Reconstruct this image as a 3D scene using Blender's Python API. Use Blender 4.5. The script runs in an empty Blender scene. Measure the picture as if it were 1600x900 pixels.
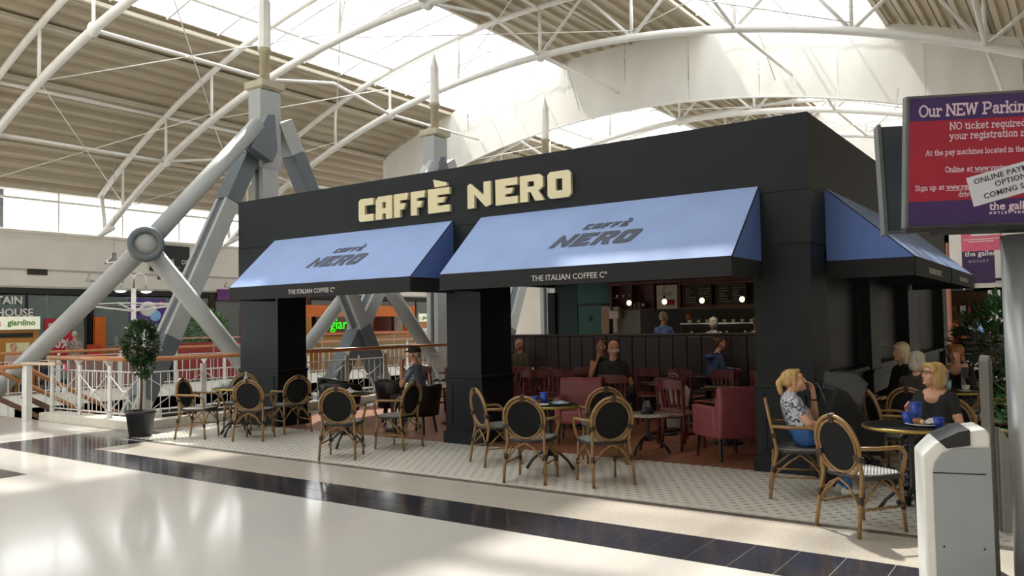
import bpy, bmesh, math, random
import numpy as np
from mathutils import Vector, Matrix, Euler
random.seed(7)
S = bpy.context.scene
COL = S.collection
PI = math.pi
R = math.radians

# ------------------------------------------------------------------ camera
YAW, PITCH, ROLL, FPX = R(35.233), R(2.498), R(-0.996), 1268.84
CAMPOS = Vector((2.341, -8.794, 1.65))
_f = Vector((-math.sin(YAW)*math.cos(PITCH), math.cos(YAW)*math.cos(PITCH), math.sin(PITCH)))
_r = Vector((math.cos(YAW), math.sin(YAW), 0)); _u = _r.cross(_f)
_r2 = _r*math.cos(ROLL) + _u*math.sin(ROLL); _u2 = -_r*math.sin(ROLL) + _u*math.cos(ROLL)
cam = bpy.data.cameras.new('camera'); cam.sensor_width = 36; cam.lens = FPX*36/1600
cam.clip_start = 0.05; cam.clip_end = 400
camo = bpy.data.objects.new('camera', cam); COL.objects.link(camo)
camo.matrix_world = Matrix(((_r2.x, _u2.x, -_f.x, CAMPOS.x), (_r2.y, _u2.y, -_f.y, CAMPOS.y), (_r2.z, _u2.z, -_f.z, CAMPOS.z), (0, 0, 0, 1)))
S.camera = camo
# ------------------------------------------------------------------ sky, sun, exposure
W = bpy.data.worlds.new('sky'); S.world = W; W.use_nodes = True
bg = W.node_tree.nodes['Background']; bg.inputs[0].default_value = (0.93, 0.97, 1.0, 1); bg.inputs[1].default_value = 3.3
sun = bpy.data.lights.new('sun', 'SUN'); sun.energy = 7.0; sun.angle = R(2.0); sun.color = (1.0, 0.96, 0.90)
suno = bpy.data.objects.new('sun', sun); COL.objects.link(suno)
suno.rotation_euler = Vector((0.46, -0.50, -0.93)).to_track_quat('-Z', 'Y').to_euler()
S.view_settings.view_transform = 'Standard'; S.view_settings.look = 'None'; S.view_settings.gamma = 1
S.view_settings.use_curve_mapping = False
S.view_settings.exposure = 0.12

# ------------------------------------------------------------------ materials
def lin(h):
    h = h.lstrip('#'); o = []
    for i in (0, 2, 4):
        c = int(h[i:i+2], 16)/255; o.append(c/12.92 if c <= .04045 else ((c+.055)/1.055)**2.4)
    return o
MATS = {}
def mat(name, hexc, rough=.5, metal=0., var=.10, scale=6., spec=.5, coat=0., bump=0., trans=0., emit=None, estr=0., obj=True, stretch=None):
    if name in MATS: return MATS[name]
    m = bpy.data.materials.new(name); m.use_nodes = True; nt = m.node_tree; n = nt.nodes; l = nt.links
    b = n['Principled BSDF']; c = lin(hexc)
    tc = n.new('ShaderNodeTexCoord'); mp = n.new('ShaderNodeMapping'); l.new(tc.outputs['Object'], mp.inputs[0])
    if stretch: mp.inputs['Scale'].default_value = stretch
    nz = n.new('ShaderNodeTexNoise'); nz.inputs['Scale'].default_value = scale; nz.inputs['Detail'].default_value = 4
    l.new(mp.outputs[0], nz.inputs[0])
    rp = n.new('ShaderNodeValToRGB'); rp.color_ramp.elements[0].position = .3; rp.color_ramp.elements[1].position = .7
    rp.color_ramp.elements[0].color = [x*(1-var) for x in c]+[1]; rp.color_ramp.elements[1].color = [min(1, x*(1+var)) for x in c]+[1]
    l.new(nz.outputs[0], rp.inputs[0]); l.new(rp.outputs[0], b.inputs['Base Color'])
    b.inputs['Roughness'].default_value = rough; b.inputs['Metallic'].default_value = metal
    b.inputs['Specular IOR Level'].default_value = spec; b.inputs['Coat Weight'].default_value = coat; b.inputs['Coat Roughness'].default_value = .08
    b.inputs['Transmission Weight'].default_value = trans
    if bump:
        bp = n.new('ShaderNodeBump'); bp.inputs['Strength'].default_value = bump; bp.inputs['Distance'].default_value = .02
        l.new(nz.outputs[0], bp.inputs['Height']); l.new(bp.outputs[0], b.inputs['Normal'])
    if emit:
        b.inputs['Emission Color'].default_value = lin(emit)+[1]; b.inputs['Emission Strength'].default_value = estr
    MATS[name] = m; return m
def pane_mat(name, hexc, clear, rough=.03):
    m = bpy.data.materials.new(name); m.use_nodes = True; nt = m.node_tree; n = nt.nodes; l = nt.links
    b = n['Principled BSDF']; b.inputs['Base Color'].default_value = lin(hexc)+[1]; b.inputs['Roughness'].default_value = rough
    t = n.new('ShaderNodeBsdfTransparent'); mx = n.new('ShaderNodeMixShader'); mx.inputs[0].default_value = 1-clear
    nz = n.new('ShaderNodeTexNoise'); nz.inputs['Scale'].default_value = 2.0
    mr = n.new('ShaderNodeMapRange'); mr.inputs['To Min'].default_value = 1-clear-.03; mr.inputs['To Max'].default_value = 1-clear+.03
    l.new(nz.outputs[0], mr.inputs[0]); l.new(mr.outputs[0], mx.inputs[0])
    l.new(t.outputs[0], mx.inputs[1]); l.new(b.outputs[0], mx.inputs[2]); l.new(mx.outputs[0], n['Material Output'].inputs[0])
    MATS[name] = m; return m
def translucent_mat(name, hexc, fac, var=.08, scale=1.5, stretch=None):
    m = mat(name, hexc, .8, var=var, scale=scale, bump=.3, stretch=stretch); n = m.node_tree.nodes; l = m.node_tree.links
    b = n['Principled BSDF']; t = n.new('ShaderNodeBsdfTranslucent'); mx = n.new('ShaderNodeMixShader'); mx.inputs[0].default_value = fac
    l.new(n['Color Ramp'].outputs[0], t.inputs[0]); l.new(b.outputs[0], mx.inputs[1]); l.new(t.outputs[0], mx.inputs[2]); l.new(mx.outputs[0], n['Material Output'].inputs[0])
    return m

# ------------------------------------------------------------------ mesh builder
class G:
    def __init__(s): s.v = []; s.f = []; s.sm = []
    def add(s, vs, fs, smooth=False):
        o = len(s.v); s.v += [tuple(p) for p in vs]; s.f += [tuple(i+o for i in f) for f in fs]; s.sm += [smooth]*len(fs); return s
    def box(s, x0, x1, y0, y1, z0, z1, M=None):
        vs = [(x, y, z) for z in (z0, z1) for y in (y0, y1) for x in (x0, x1)]
        if M is not None: vs = [M @ Vector(p) for p in vs]
        return s.add(vs, [(0, 2, 3, 1), (4, 5, 7, 6), (0, 1, 5, 4), (2, 6, 7, 3), (0, 4, 6, 2), (1, 3, 7, 5)])
    def cbox(s, cx, cy, cz, sx, sy, sz, M=None): return s.box(cx-sx/2, cx+sx/2, cy-sy/2, cy+sy/2, cz-sz/2, cz+sz/2, M)
    def beam(s, p, q, w, h, up=(0, 0, 1), w2=None, h2=None):
        p = Vector(p); q = Vector(q); d = (q-p).normalized(); up = Vector(up)
        a = d.cross(up)
        if a.length < 1e-4: a = d.cross(Vector((1, 0, 0)))
        a.normalize(); b = a.cross(d); vs = []
        for c, ww, hh in ((p, w, h), (q, w2 or w, h2 or h)):
            for i, j in ((-1, -1), (1, -1), (1, 1), (-1, 1)): vs.append(c+a*(i*ww/2)+b*(j*hh/2))
        return s.add(vs, [(0, 1, 2, 3), (7, 6, 5, 4), (0, 4, 5, 1), (1, 5, 6, 2), (2, 6, 7, 3), (3, 7, 4, 0)])
    def tube(s, pts, r, n=8, closed=False, smooth=True):
        pts = [Vector(p) for p in pts]; k = len(pts); rs = r if isinstance(r, (list, tuple)) else [r]*k
        vs = []; fs = []; prev = None
        for i, p in enumerate(pts):
            if closed: t = pts[(i+1) % k]-pts[i-1]
            else: t = pts[min(i+1, k-1)]-pts[max(i-1, 0)]
            t.normalize()
            if prev is None:
                a = t.cross(Vector((0, 0, 1)))
                if a.length < 1e-3: a = t.cross(Vector((1, 0, 0)))
            else: a = prev-t*prev.dot(t)
            a.normalize(); prev = a; b = t.cross(a)
            for j in range(n):
                an = 2*PI*j/n; vs.append(p+(a*math.cos(an)+b*math.sin(an))*rs[i])
        m = k if closed else k-1
        for i in range(m):
            for j in range(n):
                i2 = (i+1) % k; fs.append((i*n+j, i*n+(j+1) % n, i2*n+(j+1) % n, i2*n+j))
        s.add(vs, fs, smooth)
        if not closed:
            o = len(s.v)-len(vs); s.f += [tuple(o+j for j in range(n))[::-1], tuple(o+(k-1)*n+j for j in range(n))]; s.sm += [False, False]
        return s
    def lathe(s, prof, n=20, c=(0, 0, 0), M=None, smooth=True, ring=False):
        vs = []; fs = []; k = len(prof)
        for r, z in prof:
            for j in range(n):
                a = 2*PI*j/n; p = Vector((c[0]+r*math.cos(a), c[1]+r*math.sin(a), c[2]+z)); vs.append(M @ p if M is not None else p)
        for i in range(k-1):
            for j in range(n): fs.append((i*n+j, i*n+(j+1) % n, (i+1)*n+(j+1) % n, (i+1)*n+j))
        if ring: fs += [((k-1)*n+j, (k-1)*n+(j+1) % n, (j+1) % n, j) for j in range(n)]
        else: fs += [tuple(range(n))[::-1], tuple((k-1)*n+j for j in range(n))]
        return s.add(vs, fs, smooth)
    def prism(s, poly, h, fn):
        """poly (2-D, ccw) extruded by h; fn(u, v, w) -> point"""
        n = len(poly); vs = [fn(u, v, 0) for u, v in poly]+[fn(u, v, h) for u, v in poly]
        return s.add(vs, [tuple(range(n))[::-1], tuple(range(n, 2*n))]+[(i, (i+1) % n, n+(i+1) % n, n+i) for i in range(n)])
    def ell(s, c, r, n=12, m=8, M=None):
        vs = []; fs = []
        for i in range(m+1):
            t = PI*i/m
            for j in range(n):
                a = 2*PI*j/n; p = Vector((r[0]*math.sin(t)*math.cos(a), r[1]*math.sin(t)*math.sin(a), r[2]*math.cos(t)))
                if M is not None: p = M @ p
                vs.append(p+Vector(c))
        for i in range(m):
            for j in range(n): fs.append((i*n+j, (i+1)*n+j, (i+1)*n+(j+1) % n, i*n+(j+1) % n))
        return s.add(vs, fs, True)
    def mesh(s, name):
        me = bpy.data.meshes.new(name); me.from_pydata([tuple(v) for v in s.v], [], s.f); me.update()
        me.polygons.foreach_set('use_smooth', s.sm); return me
    def build(s, name, m, parent=None, bevel=0, kind=None, loc=None):
        return link(name, s.mesh(name), m, parent, bevel, kind, loc)
def link(name, me, m=None, parent=None, bevel=0, kind=None, loc=None):
    if m is not None and not me.materials: me.materials.append(m)
    o = bpy.data.objects.new(name, me); COL.objects.link(o)
    if parent is not None: o.parent = parent
    if bevel:
        b = o.modifiers.new('bevel', 'BEVEL'); b.width = bevel; b.segments = 2; b.limit_method = 'ANGLE'; b.angle_limit = R(40)
    if kind: o['kind'] = kind
    if loc is not None: o.location = loc
    return o
def tag(o, label, cat, group=None):
    o['label'] = label; o['category'] = cat
    if group: o['group'] = group
    return o
def thing(name, label, cat, loc=(0, 0, 0), rz=0, group=None, kind=None):
    o = bpy.data.objects.new(name, None); COL.objects.link(o); o.location = loc; o.rotation_euler = (0, 0, rz); o.empty_display_size = .1
    if kind: o['kind'] = kind
    return tag(o, label, cat, group)
def struct(name, label=None, cat='building', g=None, m=None, bevel=0):
    if g is None: o = bpy.data.objects.new(name, None); COL.objects.link(o)
    else: o = g.build(name, m, bevel=bevel)
    o['kind'] = 'structure'; o['category'] = cat
    if label: o['label'] = label
    return o
def dup(root, loc, rz, label, group=None, scale=None):
    r = root.copy(); COL.objects.link(r); r.location = loc; r.rotation_euler = (0, 0, rz); r['label'] = label
    if group: r['group'] = group
    if scale: r.scale = scale
    for ch in root.children:
        c = ch.copy(); COL.objects.link(c); c.parent = r
        for g in ch.children:
            d = g.copy(); COL.objects.link(d); d.parent = c
    return r
def arc(c, r, a0, a1, n, f):
    return [f(c[0]+r*math.cos(a0+(a1-a0)*i/n), c[1]+r*math.sin(a0+(a1-a0)*i/n)) for i in range(n+1)]
def text_mesh(txt, size, ext=.002, bold=0., align='CENTER', shear=0., spacing=1., res=2):
    c = bpy.data.curves.new('t', 'FONT'); c.body = txt; c.size = size; c.extrude = ext; c.offset = bold; c.align_x = align
    c.shear = shear; c.space_character = spacing; c.resolution_u = res; c.fill_mode = 'BOTH'
    o = bpy.data.objects.new('t', c); COL.objects.link(o); dg = bpy.context.evaluated_depsgraph_get()
    me = bpy.data.meshes.new_from_object(o.evaluated_get(dg)); bpy.data.objects.remove(o); bpy.data.curves.remove(c); me.materials.clear()
    return me
def text(name, txt, size, m, parent, M, **k):
    me = text_mesh(txt, size, **k); me.transform(M); return link(name, me, m, parent)
def frame(o, ux, uy):
    """matrix taking text x,y,z to the plane spanned by ux, uy at o"""
    ux = Vector(ux).normalized(); uy = Vector(uy); uy = (uy-ux*uy.dot(ux)).normalized(); uz = ux.cross(uy)
    return Matrix(((ux.x, uy.x, uz.x, o[0]), (ux.y, uy.y, uz.y, o[1]), (ux.z, uy.z, uz.z, o[2]), (0, 0, 0, 1)))

m_char = mat('charcoal_paint', '171c20', .5, var=.06, scale=3, spec=.25)
m_char2 = mat('charcoal_side', '1a1e21', .5, var=.06, scale=3, spec=.25)
m_white = mat('white_steel', 'e9e6df', .4, var=.04, scale=3)
m_grey = mat('grey_steel', 'a3a5a3', .45, var=.05, scale=3)
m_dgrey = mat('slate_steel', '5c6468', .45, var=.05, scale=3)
m_deck = mat('deck_metal', 'b0a48d', .55, var=.04, scale=2.5, stretch=(1, .25, 1))
m_deck2 = mat('purlin_metal', 'bcb29d', .5, var=.06, scale=3)
m_wallw = mat('plaster_white', 'e2ded4', .8, var=.04, scale=1.5)
m_dark = mat('near_black', '17181a', .5, var=.08)
m_black = mat('black_metal', '191919', .4, var=.1, scale=20)
m_wood = mat('handrail_wood', 'b07648', .35, var=.2, scale=5, stretch=(1, 8, 8))
m_chrome = mat('steel_bright', 'c9cccd', .25, metal=.9, var=.04)
m_brass = mat('brass_rim', 'b0954c', .3, metal=.8, var=.1)
m_orange = mat('orange_laminate', 'c8641c', .4, var=.06)
m_teal = mat('teal_paint', '2e6a66', .5, var=.06)
m_txtw = mat('white_letters', 'd8d8d2', .5, var=.03)
m_red = mat('red_print', 'b51830', .45, var=.05)

# ------------------------------------------------------------------ the hall
X0, ZA, RV = -9.3, 10.7, 27.0
def deck(x): return ZA-RV+math.sqrt(RV*RV-(x-X0)**2)
YN, YF = -15.0, 27.0
XL, XR = -24.2, 6.1
m_floor = mat('cream_terrazzo', 'd3cec6', .14, var=.05, scale=.6, spec=.55, coat=.25)
m_floor2 = mat('grey_terrazzo', 'bdb5a8', .2, var=.10, scale=40, spec=.5)
g = G()
ZT = -.35
g.box(XL, XR, YN, -3.2, ZT, 0); g.box(-15.7, XR, -3.2, -1.45, ZT, 0); g.box(-10.45, XR, -1.45, YF, ZT, 0); g.box(XL, -20.45, -1.45, YF, ZT, 0)
g.box(XL, -20.45, -3.2, -1.45, ZT, 0)
floor = struct('floor', 'polished cream terrazzo floor of the upper mall level', 'floor', g, m_floor)
g = G(); g.box(-9.05, XR, -2.86, -2.10, -.01, .0015)
strip = g.build('stone_border', m_floor2, floor)
# black border tiles, each a piece
m_btile = mat('black_granite_tile', '34343a', .12, var=.25, scale=30, spec=.6)
tm = G().box(0, .306, 0, .306, 0, .003).mesh('floor_tile'); tm.materials.append(m_btile)
def btile(x, y):
    o = link('floor_tile', tm, None, floor); o.location = (x, y, 0)
for i in range(44):
    for j in range(2): btile(-9.05+.312*i, -3.49+.312*j)
for i in range(6):
    for j in range(7): btile(-9.05-.312*(i+1), -3.60+.312*j+(.11))
for i in range(8):
    for j in range(3): btile(-7.75-.312*(i+1), -4.30-.312*(j+1))
g = G(); g.box(XL-6, XR, -1.45, YF, -4.9, -4.6); g.box(XL-6, -10.45, YN, -1.45, -4.9, -4.6)
m_low = mat('lower_floor', 'b9b4ab', .3, var=.05, scale=1)
struct('floor_lower', 'pale floor of the lower mall level seen past the railings', 'floor', g, m_low)
g = G()
g.box(-10.5, -10.44, -1.45, YF, -4.6, -.35); g.box(-15.7, -10.5, -1.5, -1.44, -4.6, -.35); g.box(-20.45, -15.7, -3.26, -3.2, -4.6, -.35); g.box(-20.46, -20.40, 1, YF, -.7, -.35)
struct('wall_void', 'white slab edge around the open void', 'wall', g, m_wallw)
# kerb round the void
m_kerb = mat('kerb_stone', 'cfc8ba', .5, var=.06, scale=4)
g = G(); g.box(-13.62, -10.30, -1.50, -1.12, 0, .15); g.box(-10.62, -10.30, -1.12, 14, 0, .15)
struct('trim_1', 'low stone kerb under the railing round the void', 'kerb', g, m_kerb, bevel=.008)

# white hexagon mosaic
m_hex = mat('white_mosaic', 'dcd6c9', .3, var=.09, scale=25)
m_grout = mat('mosaic_grout', 'b0a99d', .8, var=.06)
m_dash = mat('black_mosaic', '1a1816', .4, var=.1)
g = G(); g.box(-9.72, 2.6, -2.02, 0.0, -.01, .001); g.box(0, 2.6, 0, 8.5, -.01, .001)
mosaic = struct('floor_mosaic', 'white hexagon mosaic terrace floor with black dashes round the cafe', 'floor', g, m_grout)
PX, PY = .118, .098
cells = []
for j in range(-1, 110):
    yc = -2.0+PY*j
    for i in range(0, 106):
        xc = -9.70+PX*(i+.5*(j % 2))
        ok = (-2.0 < yc < -.02 and xc < 2.55) or (yc >= -.02 and 0.06 < xc < 2.55 and yc < 8.4)
        if ok: cells.append(((Vector((xc, yc, 0))-CAMPOS).length, xc, yc))
cells.sort()
_h = PY*2/3-.003; hexp = [(-.004, -_h), (.004, -_h), (PX/2-.0018, -PY/3+.001), (PX/2-.0018, PY/3-.001), (.004, _h), (-.004, _h), (-PX/2+.0018, PY/3-.001), (-PX/2+.0018, -PY/3+.001)]
hm = G().prism(hexp, .004, lambda u, v, w: (u, v, w)).mesh('mosaic_tile'); hm.materials.append(m_hex)
dm = G().box(-.024, .024, -.0075, .0075, 0, .0046).mesh('mosaic_dash'); dm.materials.append(m_dash)
gs = G(); gd = G(); nt_ = nd_ = 0
for d, x, y in cells:
    jj = round((y+2.0)/PY)
    if nt_ < 300: o = link('mosaic_tile', hm, None, mosaic); o.location = (x, y, 0); nt_ += 1
    else: gs.prism(hexp, .004, lambda u, v, w: (x+u, y+v, w))
    yd = y+PY*2/3
    if nd_ < 300: o = link('mosaic_dash', dm, None, mosaic); o.location = (x, yd, 0); nd_ += 1
    else: gd.box(x-.024, x+.024, yd-.0075, yd+.0075, 0, .0046)
gs.build('mosaic_tiles_beyond', m_hex, mosaic, kind='stuff'); gd.build('mosaic_dashes_beyond', m_dash, mosaic, kind='stuff')
g = G(); g.box(-9.75, 3, -2.06, -2.025, 0, .008); g.box(-9.75, 3, -2.10, -2.075, 0, .005); g.box(-9.76, -9.725, -2.06, -1.5, 0, .008)
struct('trim_2', 'double metal edging strip along the mosaic', 'trim', g, mat('edging_steel', 'a39e98', .25, metal=.8))
# cafe wood floor
m_cfloor = mat('red_brown_boards', '96634c', .32, var=.15, scale=3, stretch=(1, 6, 1))
g = G(); g.box(-9.70, 0, 0, 10.2, -.01, .001)
cf = struct('floor_cafe', 'red-brown board floor inside the cafe', 'floor', g, mat('board_gap', '4a2a20', .8))
bm_ = G().box(0, .196, 0, 1.696, 0, .004).mesh('floor_board'); bm_.materials.append(m_cfloor)
for i in range(48):
    for j in range(3):
        o = link('floor_board', bm_, None, cf); o.location = (-9.65+.2*i, .02+1.7*j-(.0 if i % 2 else .0), 0)
g = G(); g.box(-9.7, -.02, 5.12, 10.2, 0, .004); g.build('floor_boards_behind', m_cfloor, cf)

# ------------------------------------------------------------------ vaulted roof
roof = struct('ceiling', 'vaulted roof of beige ribbed metal decking with long skylights', 'ceiling')
SK = [(-16.75, -11.9), (-6.65, -1.75)]
def insky(x): return any(a <= x <= b for a, b in SK)
segs = []
x = XL-.05
while x < XR+.2:
    sl = (X0-x)/math.sqrt(RV*RV-(x-X0)**2); dx = .44/math.sqrt(1+sl*sl); nx = x+dx
    for a, b in SK:
        if x < a < nx: nx = a
        if x < b < nx: nx = b
    if not insky((x+nx)/2): segs.append((x, nx))
    x = nx
for a, b in segs:
    t = b-a
    if t < .05: continue
    g = G(); pts = []
    for u, h in ((0, 0), (.08, -.0), (.16, -.11), (.46, -.12), (.54, -.015), (1, -.04)):
        x = a+u*t; pts.append((x, deck(x)+h))
    n = len(pts)
    vs = [(x, YN, z) for x, z in pts]+[(x, YF, z) for x, z in pts]+[(x, YN, z+.1) for x, z in (pts[-1], pts[0])]+[(x, YF, z+.1) for x, z in (pts[-1], pts[0])]
    fs = [(i, i+1, n+i+1, n+i) for i in range(n-1)]+[(2*n, 2*n+1, 2*n+3, 2*n+2)]
    g.add(vs, fs); g.build('deck_panel', m_deck, roof)
for x in [XL+.4, -22.4, -20.2, -18.1, -16.8, -11.85, -9.3, -6.7, -1.7, .6, 2.8, 5.0]:
    g = G(); g.beam((x, YN, deck(x)-.13), (x, YF, deck(x)-.13), .12, .10, (0, 0, 1)); g.build('purlin', m_deck2, roof)
# skylight glazing
m_sky = pane_mat('skylight_glazing', 'f2f2ee', .86, .4)
for si, (a, b) in enumerate(SK):
    wn = struct('window_%d' % (si+1), ['long skylight strip on the left slope of the vault', 'long skylight strip on the right slope of the vault'][si], 'skylight')
    nx = 4
    for i in range(nx):
        xa, xb = a+(b-a)*i/nx, a+(b-a)*(i+1)/nx
        for k in range(9):
            y0 = YN+42*k/9; y1 = YN+42*(k+1)/9
            g = G(); g.add([(xa, y0+.03, deck(xa)+.02), (xb, y0+.03, deck(xb)+.02), (xb, y1-.03, deck(xb)+.02), (xa, y1-.03, deck(xa)+.02)], [(0, 1, 2, 3)])
            g.build('pane', m_sky, wn)
    for i in range(1, nx):
        x = a+(b-a)*i/nx; g = G(); g.beam((x, YN, deck(x)), (x, YF, deck(x)), .035, .05); g.build('glazing_bar', m_white, wn)
    for k in range(28):
        y = YN+1.5*k; g = G()
        for i in range(nx):
            xa, xb = a+(b-a)*i/nx, a+(b-a)*(i+1)/nx; g.beam((xa, y, deck(xa)), (xb, y, deck(xb)), .04, .05, (0, 1, 0))
        g.build('glazing_bar', m_white, wn)

# ------------------------------------------------------------------ walls
g = G(); g.box(XL-.3, XL, YN, YF, 3.0, 4.75)
wl = struct('wall_left', 'white bulkhead wall above the shop fronts', 'wall', g, m_wallw)
g = G(); g.box(XL, XL+.04, YN, YF, 3.55, 3.60); g.box(XL, XL+.05, YN, YF, 3.0, 3.06); g.build('wall_trim', m_dark if 0 else mat('wall_trim_grey', 'b3aea3', .7), wl)
g = G(); g.box(XR, XR+.3, YN, YF, 0, 7.0)
struct('wall_right', 'pale side wall of the hall', 'wall', g, m_wallw)
g = G(); g.box(XL, XR, YN-.3, YN, 0, 11)
struct('wall_near', 'pale end wall of the hall behind the viewer', 'wall', g, m_wallw)
g = G(); g.box(XL, -2.6, YF, YF+.3, 0, 11); g.box(2.4, XR, YF, YF+.3, 0, 11); g.box(-2.6, 2.4, YF, YF+.3, 2.6, 11)
wf = struct('wall_far', 'white far end wall of the hall with a shop opening', 'wall', g, m_wallw)
g = G(); g.box(-10, 6, YF-.06, YF, 2.95, 3.05); g.build('wall_trim', m_dark, wf)
# clerestory over the left wall
m_clear = pane_mat('clear_glass', 'e8efee', .9, .05)
wc = struct('window_3', 'bright clerestory window band under the left eave', 'window')
yy = YN
while yy < YF-.1:
    y1 = min(yy+2.1, YF); g = G(); g.box(XL-.06, XL-.04, yy+.03, y1-.03, 4.78, 6.05); g.build('pane', m_clear, wc)
    g = G(); g.box(XL-.08, XL-.02, yy-.025, yy+.025, 4.75, 6.05); g.build('mullion', m_white, wc); yy = y1
g = G(); g.box(XL-.09, XL, YN, YF, 5.72, 5.79); g.box(XL-.09, XL, YN, YF, 4.72, 4.80); g.build('transom', m_white, wc)
g = G(); g.box(XL-.3, XL+.1, YN, YF, 6.02, 6.3); g.build('eave_beam', m_deck2, wc)
g = G(); g.tube([(XL+.25, YN, 4.70), (XL+.25, YF, 4.70)], .07); g.build('gutter_pipe', m_wallw, wc)
# dark block outside the clerestory (neighbouring roof plant)
ob = thing('rooftop_plant', 'dark plant block outside the clerestory at the far left', 'roof block', (-30, 3.6, 0))
g = G(); g.box(-1.4, 0, -.6, 1.1, 4.6, 7.4); g.build('block', mat('roof_block_dark', '2a2522', .8), ob)
g = G(); g.box(-1.4, 0, -1.9, -.6, 4.6, 7.2); g.build('side_block', mat('roof_block_blue', '8f98ab', .8), ob)
for k in range(3):
    g = G(); g.box(0, .05, -.6+.55*k, -.56+.55*k, 4.6, 7.4); g.build('rail', mat('roof_rail', '8a8784', .6), ob)

# ------------------------------------------------------------------ roof trusses
TY = [.4, 5.1, 9.8, 19.2, 23.9]
tw = ['nearest white roof truss, crossing the top left corner', 'second white roof truss, passing behind the tall left mast', 'third white roof truss, just in front of the hanging fabric', 'first white roof truss beyond the hanging fabric', 'farthest white roof truss near the end wall']
for ti, y in enumerate(TY):
    t = thing('roof_truss', tw[ti], 'roof truss', (0, y, 0), 0, 'arched tube trusses under the vault')
    xs = [XL+1.1+i*(XR-XL-2.2)/40 for i in range(41)]
    up = [(x, 0, deck(x)-.30) for x in xs]; lo = [(x, 0, deck(x)-1.68) for x in xs if x > XL+1.9 and x < XR-1.5]
    G().tube([(XL+.2, 0, deck(XL+.2)-.3)]+up+[(XR-.2, 0, deck(XR-.2)-.3)], .085, 8).build('top_chord', m_white, t)
    G().tube([(XL+.5, 0, 4.85)]+lo+[(XR-.5, 0, 4.6)], .10, 8).build('bottom_chord', m_white, t)
    sx = [-22.6, -20.2, -17.9, -15.4, -12.6, -9.7, -6.9, -4.2, -1.6, .9, 3.2]
    for x in sx:
        G().tube([(x, 0, deck(x)-.3), (x, 0, deck(x)-1.68)], .045, 6).build('strut', m_white, t)
        if x in (-20.2, -15.4, -9.7): G().lathe([(.16, -.07), (.16, .07)], 12, M=Matrix.Translation((x, 0, deck(x)-1.68)) @ Matrix.Rotation(PI/2, 4, 'X')).build('node_plate', m_white, t)
    for a, b in zip(sx[5:-1], sx[6:]):
        G().tube([(a, 0, deck(a)-1.68), ((a+b)/2, 0, deck((a+b)/2)-.3), (b, 0, deck(b)-1.68)], .05, 6).build('diagonal', m_white, t)
    G().tube([(XL+.3, 0, deck(XL+.3)-.3), (XL+.55, 0, 4.9)], .07, 6).build('strut', m_white, t); G().tube([(XL+.02, 0, 4.74), (XL+1.0, 0, 4.95)], .09, 8).build('shoe', m_white, t)
# ties between the trusses
ROD = [(.4, 5.1), (5.1, 9.8), (9.8, 14.4), (14.6, 19.2), (19.2, 23.9)]
nm = ['first', 'second', 'third', 'fourth', 'fifth']
for k, (ya, yb) in enumerate(ROD):
    t = thing('roof_bracing', 'thin white tie rods and struts in the %s bay between roof trusses' % nm[k], 'bracing', (0, 0, 0), 0, 'tie rods between the trusses')
    for x in (-20.2, -15.4, -9.7, -4.2, .9):
        z = deck(x)-1.68
        G().tube([(x, ya, z), (x, (ya+yb)/2, z+.45), (x, yb, z)] if k % 2 else [(x, ya, z), (x, yb, z)], .045, 6).build('strut', m_white, t)
    for x0, x1 in () if k == 2 else ((-22.6, -17.9), (-17.9, -12.6), (-12.6, -6.9), (-6.9, -1.6)):
        G().tube([(x0, ya, deck(x0)-1.66), (x1, yb, deck(x1)-1.5)], .014, 5).build('rod', m_white, t)
        G().tube([(x1, ya, deck(x1)-1.66), (x0, yb, deck(x0)-1.5)], .014, 5).build('rod', m_white, t)
        xm = (x0+x1)/2; G().tube([(xm, ya, deck(xm)-.3), (xm, yb, deck(xm)-.3)], .05, 6).build('strut', m_white, t)
# hanging fabric screen
m_fab = translucent_mat('hung_fabric', 'dcd9d0', .30, var=.05, scale=1.2, stretch=(1, 1, .3))
fb = thing('fabric_screen', 'pale translucent fabric screen hung across the vault in an arch', 'fabric', (0, 14.5, 0))
edges = [-20.3+i*(21.6/10) for i in range(11)]
rnd = random.Random(3)
for i in range(10):
    g = G(); a, b = edges[i], edges[i+1]; nx, nz = 22, 8; vs = []; fs = []; ph = rnd.random()*6
    for iz in range(nz+1):
        for ix in range(nx+1):
            u = ix/nx; v = iz/nz; x = a+(b-a)*u; top = deck(x)-.12; bot = deck(x)-2.28
            fold = .035*math.sin(u*19+ph+2*v)*math.sin(v*PI*.9+.3)+.05*math.sin(u*7+ph*2+v*4)*(rnd.random()*.3+.7)*.6
            vs.append((x, fold, top+(bot-top)*v+.02*math.sin(u*9+ph)*v))
    for iz in range(nz):
        for ix in range(nx): q = iz*(nx+1)+ix; fs.append((q, q+1, q+nx+2, q+nx+1))
    g.add(vs, fs, True); g.build('fabric_panel', m_fab, fb)
G().tube([(edges[0]+.27*i, 0, deck(edges[0]+.27*i)-2.28) for i in range(81)], .03, 6).build('hem_pipe', m_white, fb)
for x in edges[1::3]: G().tube([(x, -.1, deck(x)-.2), (x+.5, -.1, deck(x)-1.9)], .012, 5).build('tie_cord', m_grey, fb)
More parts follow.
